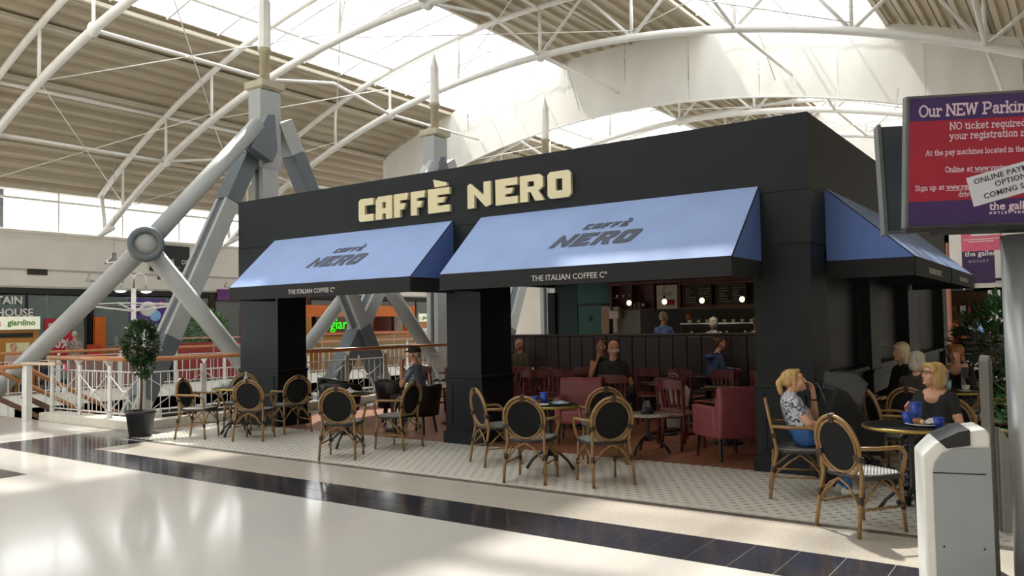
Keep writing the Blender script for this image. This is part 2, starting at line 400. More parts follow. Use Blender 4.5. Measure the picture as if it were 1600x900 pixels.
# ------------------------------------------------------------------ steel masts beside the cafe
XM = -11.8
def mast(y, label, J=None, sl=2.05, foot=None):
    t = thing('steel_mast', label, 'mast', (XM, y, 0), 0, 'grey steel masts standing in the void')
    G().box(-.19, -.06, -.2, .2, -4.6, 6.2).build('column_flange', m_grey, t)
    G().box(.06, .19, -.2, .2, -4.6, 6.2).build('column_flange', m_grey, t)
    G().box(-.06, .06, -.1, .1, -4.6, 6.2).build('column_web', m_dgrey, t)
    G().box(-.2, .2, -.27, .27, 5.0, 6.68).build('mast_head', m_grey, t, bevel=.02)
    G().lathe([(.34, 6.68), (.42, 6.72), (.42, 6.86), (.34, 6.88)], 4, M=Matrix.Rotation(PI/4, 4, 'Z'), smooth=False).build('cap', mat('mast_cap', 'b1a98f', .6), t)
    G().lathe([(.11, 6.88), (.11, 7.52), (.15, 7.54), (.15, 7.60), (.11, 7.62)], 10).build('spire_base', mat('spire_tan', 'b0a58b', .5), t)
    G().lathe([(.13, 7.62), (.13, 8.62), (.10, 8.70), (.022, 8.94), (.004, 9.02)], 8, smooth=False).build('spire', m_white, t)
    for s in (-1, 1):
        # box legs spread along the line of masts and cross those of the next mast
        def P(k): return Vector((-.05, -(.15+k*sl), 5.75-k*4.25) if s < 0 else (.05, .42+k*2.25, 6.0-k*4.35))
        sg = [(-.02, .13, m_grey), (.13, .36, m_dgrey), (.36, 1.0, m_grey), (1.0, 1.26, m_dgrey), (1.26, 2.4, m_grey)]
        for k0, k1, m in sg:
            w = .42 if m is m_dgrey else .36; up = (1, 0, 0)
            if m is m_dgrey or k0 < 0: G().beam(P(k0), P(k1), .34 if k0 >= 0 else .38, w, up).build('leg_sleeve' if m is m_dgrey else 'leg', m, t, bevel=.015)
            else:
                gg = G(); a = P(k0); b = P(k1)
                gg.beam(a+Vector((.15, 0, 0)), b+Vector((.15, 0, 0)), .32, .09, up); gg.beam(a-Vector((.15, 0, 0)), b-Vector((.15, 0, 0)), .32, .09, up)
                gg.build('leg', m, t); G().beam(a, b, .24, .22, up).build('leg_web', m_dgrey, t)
    # tubular brace in front with a round joint
    if J is None: return t
    lf = Vector(foot)-Vector((XM, y, 0)); J = Vector(J)-Vector((XM, y, 0)); T = Vector((.30, -.42, 5.85))
    G().tube([J, T], .16, 16).build('brace', m_grey, t)
    G().tube([J, J+(lf-J)*1.7], .165, 16).build('brace', m_grey, t)
    G().tube([J, (J.x, J.y+5.6, J.z-6.1)], .165, 16).build('brace', m_grey, t)
    jm = Matrix.Translation(J) @ Matrix.Rotation(R(-30), 4, 'Z') @ Matrix.Rotation(PI/2, 4, 'Y')
    jo = G().lathe([(.19, .30), (.22, .32), (.28, .32), (.30, .29), (.30, -.06), (.19, -.06)], 24, M=jm, ring=True).build('joint_ring', m_dgrey, t)
    G().lathe([(.192, .1), (.192, .27)], 24, M=jm).build('joint_disc', m_grey, jo)
    G().prism([(-.62, 5.28), (-.08, 5.05), (.05, 5.3), (-.02, 6.05), (-.2, 6.02)], .26, lambda u, v, w: (.16+w, u-.05, v+.05)).build('gusset', m_dgrey, t)
    return t
mast(2.2, 'nearest grey steel mast, spire rising left of the cafe roof', (-11.15, -.86, 3.14), 2.05, (-15.35, -.97, 1.03))
mast(7.75, 'second grey steel mast, its spire above the cream sign letters', (-11.15, 4.69, 3.14), 2.74, (-13.3, 4.6, 1.19))
mast(13.25, 'third grey steel mast, only its thin spire tip above the cafe roof')

# ------------------------------------------------------------------ railings round the void
m_rail = mat('rail_white', 'd2d0ca', .4, var=.04)
def railing(label, pts, z0, spacing, cross, group, rods=True, h=1.12, simple=False):
    t = thing('railing', label, 'railing', (0, 0, 0), 0, group)
    for (xa, ya), (xb, yb) in zip(pts[:-1], pts[1:]):
        a = Vector((xa, ya, 0)); b = Vector((xb, yb, 0)); Ln = (b-a).length; d = (b-a)/Ln; n = max(1, round(Ln/spacing)); nrm = Vector((-d.y, d.x, 0))
        for i in range(n+1):
            p = a+d*(Ln*i/n)
            o = G().beam(p+Vector((0, 0, z0)), p+Vector((0, 0, z0+h-.14)), .10, .035, nrm).build('post', m_rail, t)
            G().prism([(-.02, 0), (.10, .10), (-.08, .10)], .02, lambda u, v, w: p+nrm*(u-.02)+d*(w-.01)+Vector((0, 0, z0+h-.15+v))).build('bracket', m_white, o)
        for i in range(n):
            p = a+d*(Ln*i/n); q = a+d*(Ln*(i+1)/n); k = 7
            if i == 0: bme = G().tube([(0, 0, z0+.08), (0, 0, z0+h-.26)], .009 if not simple else .013, 5).mesh('baluster'); bme.materials.append(m_rail)
            for j in range(1, k): link('baluster', bme, None, t, loc=p+(q-p)*(j/k))
            if cross:
                ng = nrm*-.02
                X1 = G().tube([p+ng+Vector((0, 0, z0+.08)), q+ng+Vector((0, 0, z0+h-.28))], .009, 5).build('cross_rod', m_rail, t)
                G().tube([q+ng+Vector((0, 0, z0+.08)), p+ng+Vector((0, 0, z0+h-.28))], .009, 5).build('cross_rod', m_rail, t)
                G().ell((p+q)/2+ng+Vector((0, 0, z0+h/2-.1)), (.045, .045, .06), 8, 6).build('cross_boss', m_rail, X1)
        G().tube([a+Vector((0, 0, z0+h-.24)), b+Vector((0, 0, z0+h-.24))], .014, 6).build('top_wire', m_rail, t)
        G().tube([a+Vector((0, 0, z0+.08)), b+Vector((0, 0, z0+.08))], .014, 6).build('bottom_wire', m_rail, t)
        G().tube([a-nrm*.03+Vector((0, 0, z0+h-.02))-d*.1, b-nrm*.03+Vector((0, 0, z0+h-.02))+d*.04], .042, 10).build('handrail', m_wood, t)
    return t
railing('white railing with crossed rods and wooden handrail on the kerb behind the potted tree', [(-13.5, -1.32), (-10.46, -1.32)], .15, .96, True, 'railings round the void', h=1.03)
railing('white railing with wooden handrail beside the open cafe side', [(-10.46, -1.32), (-10.46, 13.5)], .15, 1.15, True, 'railings round the void', h=1.03)
railing('white railing with wooden handrail along the far walkway', [(-20.35, -3.1), (-20.35, 21)], 0, 1.7, False, 'railings round the void', simple=True)
g = G(); g.box(-13.78, -13.62, -1.72, -1.62, 0, 1.02); nw = thing('newel_post', 'wide white newel post at the head of the stairs', 'post', (0, 0, 0))
g.build('post_plate', m_rail, nw); G().beam((-13.95, -1.62, 1.06), (-12.9, -1.5, 1.06), .14, .045).build('handrail_cap', mat('pale_wood', 'c9b394', .4, var=.1), nw)
fs_ = thing('fire_point_sign', 'small red sign hanging on the railing beside the newel', 'sign', (-12.9, -1.36, 0))
G().box(-.07, .07, -.03, -.015, .93, 1.07).build('plate', m_red, fs_); G().box(-.05, -.0, -.034, -.03, .96, 1.04).build('pictogram', m_txtw, fs_)
# stairs going down
st = thing('staircase', 'staircase going down behind the railing at the far left', 'stairs', (0, 0, 0))
for i in range(16):
    G().box(-15.6, -14.1, -1.45+.3*i, -1.13+.3*i, -.17*(i+1)-.06, -.17*(i+1)+.0).build('step', m_kerb, st)
for xx in (-14.05, -15.62):
    d = Vector((0, 4.8, -2.72)); a = Vector((xx, -1.6, 1.0))
    G().tube([a+Vector((0, -.5, 0)), a, a+d], .045, 8).build('handrail', m_wood, st)
    G().beam(a+Vector((0, 0, -.55)), a+d+Vector((0, 0, -.55)), .03, .10).build('lower_rail', mat('stair_brown', '6e5340', .5), st)
    G().beam(a+Vector((0, 0, -1.1)), a+d+Vector((0, 0, -1.1)), .05, .3).build('stringer', m_wallw, st)
    for i in range(12):
        p = a+d*(i/11.5); G().tube([p+Vector((0, 0, -1.05)), p], .012, 5).build('baluster', m_rail, st)

# ------------------------------------------------------------------ cafe pavilion
HB = 3.846
cafe = struct('wall_cafe', 'charcoal pavilion of the cafe with deep fascia', 'building')
G().box(-9.70, 0, 0, .16, 2.46, 3.02).build('fascia_lower', m_char, cafe)
G().box(-9.70, 0, 0, .16, 3.026, HB).build('fascia_upper', m_char, cafe)
G().box(-.16, 0, .16, 10.2, 2.46, 3.02).build('fascia_lower', m_char2, cafe)
G().box(-.16, 0, .16, 10.2, 3.026, HB).build('fascia_upper', m_char2, cafe)
G().box(-9.70, -9.54, .16, 10.2, 2.60, HB).build('fascia_side', m_char2, cafe)
G().box(-9.70, 0, 10.04, 10.2, 2.60, HB).build('fascia_back', m_char2, cafe)
G().box(-9.54, -.16, .16, 10.04, HB-.10, HB-.05).build('roof_panel', m_dark, cafe)
G().box(-9.54, -.16, .16, 10.04, 2.80, 2.84).build('soffit', mat('soffit_dark', '26231f', .8), cafe)
def column(x0, x1, y0, y1):
    c = G().box(x0, x1, y0, y1, 0, 2.46).build('column', m_char, cafe)
    G().box(x0-.03, x1+.03, y0-.03, y1+.03, .90, .95).build('moulding', m_char, c, bevel=.01)
    G().box(x0-.015, x1+.015, y0-.015, y1+.015, 0, .90).build('lower_casing', m_char, c)
    G().box(x0-.05, x1+.05, y0-.05, y1+.05, 0, .17).build('plinth', m_char, c, bevel=.01)
    w = x1-x0
    gg = G()
    for a, b, c0, c1 in ((x0+.08, x1-.08, .24, .26), (x0+.08, x1-.08, .82, .84)): gg.box(a, b, y0-.025, y0-.01, c0, c1)
    for a in (x0+.08, x1-.10): gg.box(a, a+.02, y0-.025, y0-.01, .24, .84)
    gg.build('panel_bead', m_char, c)
column(-9.68, -8.68, .02, .62); column(-5.02, -4.42, .02, .74); column(-.63, -.02, .02, .64)
column(-.34, -.02, 2.85, 3.40); column(-.34, -.02, 5.7, 6.6); column(-.34, -.02, 9.6, 10.18)
column(-9.68, -9.45, 9.9, 10.18)
for a, b in ((.70, 2.80), (3.45, 5.65), (6.65, 9.55)):
    o = G().box(-.26, -.10, a, b, 0, .95).build('low_wall', m_char, cafe); G().box(-.32, -.04, a-.02, b+.02, .95, 1.0).build('sill', m_char, o)
    gg = G(); gg.box(-.10, -.085, a+.1, b-.1, .2, .22); gg.box(-.10, -.085, a+.1, b-.1, .8, .82); gg.build('panel_bead', m_char, o)
# glass screens above the right-hand low walls, dim openings' shade painted into their colour
m_dglass = pane_mat('shade_dark_glass', '0c0d0c', .55, .35)
for a, b in ((.70, 2.80), (3.45, 5.65), (6.65, 9.55)): G().box(-.20, -.18, a, b, 1.0, 2.46).build('glass_screen', m_dglass, cafe)
# back wall
G().box(-9.50, -.3, 10.0, 10.1, 0, 2.8).build('back_wall', mat('teal_dark', '1f3f3d', .6), cafe)

# --- fascia letters
L5 = {
 'C': [[(0, .1), (.1, 0), (1, 0), (1, .3), (.42, .3), (.42, .7), (1, .7), (1, 1), (.12, 1), (0, .88)]],
 'A': [[(0, 0), (.4, 0), (.4, .25), (.62, .25), (.62, 0), (1, 0), (1, 1), (.15, 1), (0, .85)], [(.4, .48), (.4, .74), (.62, .74), (.62, .48)]],
 'F': [[(0, 0), (.42, 0), (.42, .32), (.68, .32), (.80, .58), (.42, .58), (.42, .72), (.92, .72), (1, 1), (0, 1)]],
 'E': [[(0, 0), (1, 0), (1, .28), (.45, .28), (.45, .40), (.72, .40), (.82, .62), (.45, .62), (.45, .72), (1, .72), (1, 1), (0, 1)]],
 'N': [[(0, 0), (.3, 0), (.3, .55), (.78, 0), (1, .08), (1, 1), (.7, 1), (.7, .45), (.12, 1), (0, .92)]],
 'R': [[(0, 0), (.34, 0), (.34, .36), (.46, .36), (.66, 0), (1.04, 0), (.80, .38), (1, .52), (1, .88), (.86, 1), (0, 1)], [(.34, .56), (.34, .76), (.62, .76), (.62, .56)]],
 'O': [[(0, .12), (.12, 0), (.88, 0), (1, .12), (1, .88), (.88, 1), (.12, 1), (0, .88)], [(.36, .28), (.36, .72), (.64, .72), (.64, .28)]],
 '`': [[(.2, .0), (.85, .0), (.85, .14), (.12, .34)]]}
def letter(name, ch, m, parent, fn, depth):
    bm = bmesh.new(); loops = L5[ch]
    if len(loops) == 1:
        vs = [bm.verts.new(fn(u, v, depth)) for u, v in loops[0]]; bm.faces.new(vs)
    else:
        o, h = loops; es = []
        for lp in (o, h):
            vs = [bm.verts.new(fn(u, v, depth)) for u, v in lp]
            es += [bm.edges.new((vs[i], vs[(i+1) % len(vs)])) for i in range(len(vs))]
        bmesh.ops.triangle_fill(bm, use_beauty=True, use_dissolve=False, edges=es)
    if depth:
        n0 = Vector(fn(0, 0, 0))-Vector(fn(0, 0, depth))
        r = bmesh.ops.extrude_face_region(bm, geom=bm.faces[:])
        bmesh.ops.translate(bm, verts=[e for e in r['geom'] if isinstance(e, bmesh.types.BMVert)], vec=n0)
    bmesh.ops.recalc_face_normals(bm, faces=bm.faces[:])
    bmesh.ops.triangulate(bm, faces=[f for f in bm.faces if len(f.verts) > 4])
    me = bpy.data.meshes.new(name); bm.to_mesh(me); bm.free(); return link(name, me, m, parent)
m_let = mat('sign_cream', 'd9cfa8', .18, var=.04, scale=2, spec=.6)
sg = thing('cafe_sign', 'raised cream block letters on the charcoal fascia above the awnings', 'sign', (0, 0, 0))
words = [('C', -6.68, .31), ('A', -6.315, .33), ('F', -5.94, .28), ('F', -5.61, .28), ('E', -5.28, .40), ('N', -4.56, .40), ('E', -4.08, .36), ('R', -3.68, .36), ('O', -3.25, .35)]
for ch, x, w in words:
    letter('letter', ch, m_let, sg, lambda u, v, d: (x+w*u, -d, 3.235+.345*v), .05)
letter('accent', '`', m_let, sg, lambda u, v, d: (-5.22+.34*u, -d, 3.60+.34*v), .05)

# --- awnings
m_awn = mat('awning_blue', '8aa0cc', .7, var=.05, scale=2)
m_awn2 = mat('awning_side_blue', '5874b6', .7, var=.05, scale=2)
m_val = mat('valance_black', '17181a', .8, var=.05)
m_print = mat('awning_print', '4d5260', .8, var=.05)
m_vtxt = mat('valance_print', 'b9b8b2', .7, var=.03)
def awning(label, to, L, logo=True):
    """to(u, out, z): u along the wall 0..L, out from the wall"""
    t = thing('awning', label, 'awning', (0, 0, 0), 0, 'blue awnings with black valance')
    zt, zb, d, zv = 3.094, 2.283, .883, 2.085
    e = .012
    def quad(name, ps, m):
        n = (Vector(ps[1])-Vector(ps[0])).cross(Vector(ps[2])-Vector(ps[0])).normalized()*e
        k = len(ps); vs = [Vector(p) for p in ps]+[Vector(p)+n for p in ps]
        G().add(vs, [tuple(range(k))[::-1], tuple(range(k, 2*k))]+[(i, (i+1) % k, k+(i+1) % k, k+i) for i in range(k)]).build(name, m, t)
    quad('canopy', [to(0, d, zb), to(L, d, zb), to(L, 0, zt), to(0, 0, zt)], m_awn)
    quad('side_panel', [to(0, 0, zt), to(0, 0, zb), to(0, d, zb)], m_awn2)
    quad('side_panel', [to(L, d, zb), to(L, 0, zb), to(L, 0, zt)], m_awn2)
    quad('valance', [to(0, d, zv), to(L, d, zv), to(L, d, zb), to(0, d, zb)], m_val)
    quad('side_valance', [to(0, 0, zv), to(0, d, zv), to(0, d, zb), to(0, 0, zb)], m_val)
    quad('side_valance', [to(L, d, zv), to(L, 0, zv), to(L, 0, zb), to(L, d, zb)], m_val)
    quad('lining', [to(0, 0, zb-.03), to(L, 0, zb-.03), to(L, d, zb-.03), to(0, d, zb-.03)], m_val)
    for p, q in (((0, d, zb), (L, d, zb)), ((0, 0, zt), (L, 0, zt)), ((0, 0, zt), (0, d, zb)), ((L, 0, zt), (L, d, zb))):
        G().tube([to(*p), to(*q)], .012, 6).build('edge_piping', m_val, t)
    ux = Vector(to(1, 0, 0))-Vector(to(0, 0, 0)); c = to(L*.50, d+e+.004, zv+.055)
    text('lettering', 'THE ITALIAN COFFEE Cº', .092, m_vtxt, t, frame(c, ux, (0, 0, 1)), ext=.001, bold=.0012)
    if logo:
        nrm = Vector(to(0, zt-zb, d))-Vector(to(0, 0, 0)); nrm.normalize()
        def S(cx, wid, v0, hh, sh):
            def fn(u, v, dd):
                vv = v0+hh*v; o = d*(1-vv); z = zb+(zt-zb)*vv
                return Vector(to(cx+wid*u+sh*(v0+hh*v), o, z))+nrm*(.016+dd)
            return fn
        c = L*.505
        for i, ch in enumerate('NERO'): letter('logo_letter', ch, m_print, t, S(c-.62+.28*i, .24, .30, .20, .55), .003)
        for i, ch in enumerate('CAFFE'): letter('logo_letter', ch, m_print, t, S(c-.40+.125*i, .10, .565, .085, .5), .003)
        letter('logo_letter', '`', m_print, t, S(c-.40+.51, .08, .665, .10, .5), .003)
    return t
awning('long blue cafe awning on the left half of the front', lambda u, o, z: (-8.714+u, -o, z), 3.84)
awning('long blue cafe awning on the right half of the front', lambda u, o, z: (-4.363+u, -o, z), 3.82)
awning('first blue awning round the corner on the right side', lambda u, o, z: (o, .62+u, z), 2.72, False)
awning('second blue awning on the right side, behind the corner one', lambda u, o, z: (o, 3.44+u, z), 2.55, False)

# ------------------------------------------------------------------ inside the cafe
m_banq = mat('banquette_leather', '35292c', .45, var=.1, scale=8)
bq = thing('banquette', 'long dark upholstered banquette wall across the cafe', 'banquette', (0, 4.8, 0))
G().box(-8.6, -.5, .12, .24, 0, 1.38).build('back_frame', m_dark, bq)
G().box(-8.6, -.5, .08, .26, 1.38, 1.42).build('cap_rail', mat('banquette_cap', '4a3f3e', .35), bq, bevel=.01)
pm = G().box(0, .262, 0, .12, .45, 1.375).mesh('back_panel'); pm.materials.append(m_banq)
for i in range(30):
    o = link('back_panel', pm, None, bq, bevel=.02); o.location = (-8.6+.27*i, 0, 0)
for i in range(15): G().box(-8.6+.54*i, -8.07+.54*i, -.48, 0, .32, .46).build('seat_cushion', m_banq, bq, bevel=.03)
G().box(-8.6, -.5, -.44, 0, .004, .32).build('seat_base', m_dark, bq)
# back bar
m_mahog = mat('mahogany', '5a2a20', .4, var=.2, scale=4, stretch=(1, 1, 6))
bu = thing('back_bar_shelving', 'mahogany back bar shelving with niches under a cornice', 'shelving', (0, 9.75, 0))
G().box(-7.65, -3.0, .18, .24, 1.35, 2.62).build('back_board', m_mahog, bu)
G().box(-7.75, -2.9, -.12, .24, 2.56, 2.66).build('cornice', m_mahog, bu, bevel=.02)
for x in (-7.6, -7.02, -6.42, -5.72, -3.05): G().box(x-.03, x+.03, -.1, .2, 1.93, 2.58).build('upright', m_mahog, bu)
G().box(-7.6, -6.42, -.1, .2, 1.93, 1.96).build('shelf', m_mahog, bu); G().box(-7.6, -7.02, -.1, .2, 2.24, 2.26).build('shelf', m_mahog, bu)
G().box(-5.72, -3.05, -.06, .2, 1.90, 1.98).build('lower_rail', m_mahog, bu); G().box(-5.72, -3.05, -.06, .2, 2.5, 2.58).build('upper_rail', m_mahog, bu)
pn = G()
G().box(-7.65, -6.9, .15, .20, 0.9, 1.93).build('tiled_panel', mat('bar_tile', '8a8a80', .4), bu)
G().box(-6.9, -3.0, .15, .20, 0.9, 1.93).build('dark_panel', m_dark, bu)
ps = thing('bar_poster', 'white framed poster with red cups on the back bar', 'poster', (-6.03, 9.62, 2.23))
G().box(-.27, .27, 0, .03, -.29, .29).build('frame', m_wallw, ps); G().box(-.25, .25, -.004, 0, -.27, .27).build('sheet', mat('poster_sheet', 'cfcdc4', .6), ps)
for k in range(3): G().lathe([(.035, 0), (.045, .13)], 12, M=Matrix.Translation((-.02+.09*k, -.012, -.20)) @ Matrix.Diagonal((1, .1, 1, 1))).build('printed_cup', m_red, ps)
for k in range(6): G().tube([(-.09+.04*k, -.006, .02), (-.12+.05*k, -.006, .12)], .006, 4).build('printed_stroke', m_dgrey, ps)
m_chalk = mat('chalkboard', '2c3130', .7, var=.15, scale=5); m_chk = mat('chalk', 'a9aca6', .9)
rc = random.Random(5)
for k, (x0, x1) in enumerate(((-5.62, -4.9), (-4.78, -4.06))):
    cb = thing('chalkboard_menu', ['left chalkboard menu on the back bar beside the poster', 'right chalkboard menu on the back bar by the pillar'][k], 'menu board', (x0, 9.66, 2.01), 0, 'chalkboard menus')
    w = x1-x0
    G().box(0, w, 0, .03, 0, .47).build('board', m_chalk, cb)
    for a in ((0, w, -.02, .0, .45, .47), (0, w, -.02, 0, 0, .02), (0, .02, -.02, 0, 0, .47), (w-.02, w, -.02, 0, 0, .47)): G().box(*a).build('frame_bar', m_mahog, cb)
    gg = G()
    for r in range(6):
        for c in range(2):
            xx = .06+c*.34; n = rc.randint(3, 6)
            for q in range(n):
                wq = rc.uniform(.02, .05); gg.box(xx, xx+wq, -.004, 0, .06+.062*r, .075+.062*r+rc.uniform(0, .012)); xx += wq+.012
    gg.build('chalk_writing', m_chk, cb, kind='stuff')
# counter, coffee machine
ct = thing('bar_counter', 'dark bar counter behind the banquette', 'counter', (0, 8.1, 0))
G().box(-7.3, -.8, 0, .6, .004, 1.08).build('body', m_dark, ct); G().box(-7.35, -.75, -.05, .65, 1.08, 1.12).build('worktop', m_mahog, ct, bevel=.01)
cm_ = thing('espresso_machine', 'dark espresso machine with chrome groups on the bar', 'coffee machine', (-4.2, 8.45, 1.12))
G().box(-.9, .9, -.2, .22, .0, .44).build('body', m_black, cm_, bevel=.03); G().box(-.9, .9, -.22, .24, .44, .47).build('cup_rail', m_chrome, cm_)
for k in range(4): G().lathe([(.04, .30), (.045, .24), (.02, .22)], 10, c=(-.6+.4*k, -.24, 0)).build('group_head', m_chrome, cm_)
m_cup = mat('white_china', 'dcdad2', .25, var=.03)
def cup_mesh(r, h): return G().lathe([(r*.55, 0), (r*.8, h*.25), (r, h), (r*.92, h), (r*.7, h*.3), (0.001, h*.22)], 14).mesh('cup')
cupm = cup_mesh(.045, .07); cupm.materials.append(m_cup)
cn = ['left end', 'second from the left', 'third from the left', 'centre left', 'centre right', 'third from the right', 'second from the right', 'right end']
for k in range(8):
    o = link('coffee_cup', cupm, None); o.location = (-4.95+.2*k, 8.46, 1.59); tag(o, 'white cup on top of the espresso machine, %s of the row' % cn[k], 'cup', 'cups on the espresso machine')
for k in range(3):
    o = link('coffee_cup', cupm, None); o.location = (-7.45+.17*k, 9.74, 2.26); tag(o, 'white cup on the upper back bar shelf, %s' % ['left', 'middle', 'right'][k], 'cup', 'cups on the back bar shelf')
bt = thing('bottle', 'bottle with white label in the back bar niche', 'bottle', (-6.72, 9.74, 1.96))
G().lathe([(.035, 0), (.038, .02), (.038, .18), (.014, .25), (.014, .33)], 12).build('glass', m_dark, bt); G().lathe([(.039, .05), (.039, .14)], 12).build('paper_label', m_cup, bt)
for k in range(2):
    o = G().lathe([(.05, 0), (.05, .16), (.045, .165)], 12).build('canister', mat('canister_grey', '8d877c', .5)); o.location = (-6.98+.13*k+.02, 9.74, 1.96); tag(o, 'grey canister in the back bar niche, %s one' % ['left', 'right'][k], 'canister', 'canisters in the niche')
glm = G().lathe([(.035, 0), (.04, .14), (.036, .14), (.03, .012)], 12).mesh('glass'); glm.materials.append(pane_mat('tumbler_glass', 'dfe5e4', .5, .05))
for k in range(5):
    o = link('drinking_glass', glm, None); o.location = (-6.25+.11*k, 8.3, 1.12+.14); o.scale = (1.1, 1.1, 1.4); o.location.z = 1.12
    tag(o, 'clear drinking glass on the bar behind the banquette, %s of five' % ['leftmost', 'second', 'middle', 'fourth', 'rightmost'][k], 'glass', 'glasses on the bar')
# pendant bulbs
m_bulb = mat('bulb_glow', 'ffe9a8', .4, emit='ffd877', estr=14)
for k, x in enumerate((-6.03, -5.17, -4.31, -3.44)):
    pl = thing('pendant_lamp', 'glowing pendant bulb over the bar, %s of four' % ['leftmost', 'second from left', 'second from right', 'rightmost'][k], 'lamp', (x, 7.6, 0), 0, 'pendant bulbs over the bar')
    G().tube([(0, 0, 2.8), (0, 0, 2.17)], .006, 5).build('cord', m_black, pl); G().lathe([(.02, 2.11), (.025, 2.18), (.01, 2.2)], 10).build('socket', m_black, pl)
    G().ell((0, 0, 2.065), (.05, .05, .058)).build('bulb', m_bulb, pl)
# teal door and dispenser
dr = struct('door_1', 'teal door in the cafe back wall', 'door', G().box(-8.75, -8.02, 9.94, 9.99, 0, 2.08), m_teal)
G().box(-8.80, -8.75, 9.92, 10, 0, 2.13).build('door_frame', mat('teal_dark', '1f3f3d'), dr); G().box(-8.8, -7.75, 9.92, 10, 2.08, 2.14).build('door_frame', MATS['teal_dark'], dr)
G().box(-8.4, -8.32, 9.93, 9.94, 1.68, 1.82).build('door_plate', m_dark, dr)
G().box(-8.02, -7.80, 9.9, 9.99, 0, 2.06).build('cream_jamb', mat('cream_panel', 'b8a184', .6), dr)
G().box(-8.75, -7.8, 9.95, 10, 2.14, 2.75).build('overpanel', m_teal, dr)
dp = thing('towel_dispenser', 'white paper towel dispenser by the back bar with a towel hanging', 'dispenser', (-7.55, 9.7, 0))
G().box(-.15, .15, 0, .2, 1.72, 2.04).build('case', m_cup, dp, bevel=.03); G().box(-.05, .06, .06, .1, 1.36, 1.72).build('paper', m_wallw, dp)
# unseen fill lights added in the cafe soffit to brighten the interior
m_dl = mat('fill_glow', 'fff0d0', .4, emit='ffe2b0', estr=6)
k = 0
for xx in (-7.9, -5.9, -3.9, -1.9):
    for yy in (1.6, 3.9, 6.6):
        t = thing('fill_light', 'added unseen fill light in the dark cafe ceiling, %s row, %s' % ({1.6: 'front', 3.9: 'middle', 6.6: 'back'}[yy], {-7.9: 'leftmost', -5.9: 'second from left', -3.9: 'second from right', -1.9: 'rightmost'}[xx]), 'light', (xx, yy, 2.80), 0, 'added cafe fill lights')
        G().lathe([(.05, -.012), (.075, -.012), (.075, 0), (.05, 0)], 16, ring=True).build('bezel', m_chrome, t); G().lathe([(.001, -.008), (.05, -.008), (.05, -.002)], 14).build('lamp', m_dl, t)
        la = bpy.data.lights.new('fill_lamp', 'SPOT'); la.energy = 32; la.spot_size = R(115); la.spot_blend = .8; la.shadow_soft_size = .06; la.color = (1, .84, .64)
        lo_ = bpy.data.objects.new('fill_lamp', la); COL.objects.link(lo_); lo_.parent = t; lo_.location = (0, 0, -.03)
# ------------------------------------------------------------------ shops on the far side of the void
XS = XL
m_sglass = pane_mat('shop_glass', '9fb0ac', .72, .04)
m_shopdark = mat('shop_interior_dark', '2b2825', .8, var=.2, scale=1.5)
m_shopwarm = mat('shop_interior_warm', '6e5138', .8, var=.25, scale=2)
m_purple = mat('purple_panel', '4a2a78', .5, var=.08)
m_green = mat('green_print', '4c8a2a', .5, var=.05)
def shop(label, y0, y1, im, gm, fascia=None, depth=2.2):
    y0 += .09; y1 -= .09; t = thing('shop_unit', label, 'shop', (XS, y0, 0), 0, 'shop units along the far walkway')
    w = y1-y0
    G().box(-depth-.1, -depth, 0, w, 0, 3.0).build('back_wall', im, t); G().box(-depth, 0, -.04, 0, 0, 3.0).build('side_wall', im, t); G().box(-depth, 0, w, w+.04, 0, 3.0).build('side_wall', im, t)
    G().box(-depth, 0, 0, w, 2.95, 3.0).build('shop_ceiling', m_shopdark, t)
    n = max(1, round(w/1.6))
    for i in range(n):
        G().box(-.06, -.04, w*i/n+.03, w*(i+1)/n-.03, .12, 2.78).build('pane', gm, t)
        G().box(-.08, .0, w*i/n-.03, w*i/n+.03, 0, 2.85).build('mullion', m_dark, t)
    G().box(-.10, .02, 0, w, 2.82, 2.98).build('head_rail', m_dark, t); G().box(-.10, .02, 0, w, 0, .12).build('plinth', m_dark, t)
    return t
s1 = shop('glass fronted outdoor shop at the far left with lettered window', -2.5, 4.85, m_shopdark, m_sglass)
for k in range(5):
    yy = 1.0+.65*k
    G().lathe([(.16, 0), (.2, .5), (.24, .9), (.12, 1.0), (.07, 1.05), (.1, 1.15), (.09, 1.3), (.01, 1.36)], 10, c=(-1.0, 2.5+yy, .35)).build('mannequin', mat(['jacket_teal', 'jacket_red', 'jacket_olive', 'jacket_grey', 'jacket_sand'][k], ['3d6e6e', '8a2f2a', '6b6a3a', '77777a', 'b59a62'][k], .8), s1)
text('window_lettering', 'MOUNTAIN', .33, m_txtw, s1, frame((.03, 4.35-2.5+2.5, 2.50), (0, 1, 0), (0, 0, 1)), ext=.01, bold=.006)
text('window_lettering', 'WAREHOUSE', .33, m_txtw, s1, frame((.03, 4.55, 2.13), (0, 1, 0), (0, 0, 1)), ext=.01, bold=.006)
sb = thing('sale_banner', 'red window banner reading SALE up to 70% in the outdoor shop', 'banner', (XS+.02, 3.9, 0))
G().box(0, .02, -.42, .42, .75, 2.05).build('sheet', m_red, sb)
for yy in (-.35, .35): G().tube([(.01, yy, 2.05), (.01, yy, 2.84)], .005, 4).build('hanging_cord', m_grey, sb)
text('print', 'SALE', .32, m_txtw, sb, frame((.024, 0, 1.68), (0, 1, 0), (0, 0, 1)), ext=.003, bold=.008); text('print', 'UP TO', .09, m_txtw, sb, frame((.024, 0, 1.50), (0, 1, 0), (0, 0, 1)), ext=.003)
text('print', '70%', .38, m_txtw, sb, frame((.024, 0, 1.13), (0, 1, 0), (0, 0, 1)), ext=.003, bold=.008)
s2 = shop('dark fronted cafe shop behind the lamp post with bright counter', 4.9, 9.4, m_shopdark, m_sglass)
G().box(-1.3, -.6, .4, 2.6, 0, 1.15).build('counter', mat('counter_orange', 'b06a3c', .5, var=.3, scale=12), s2)
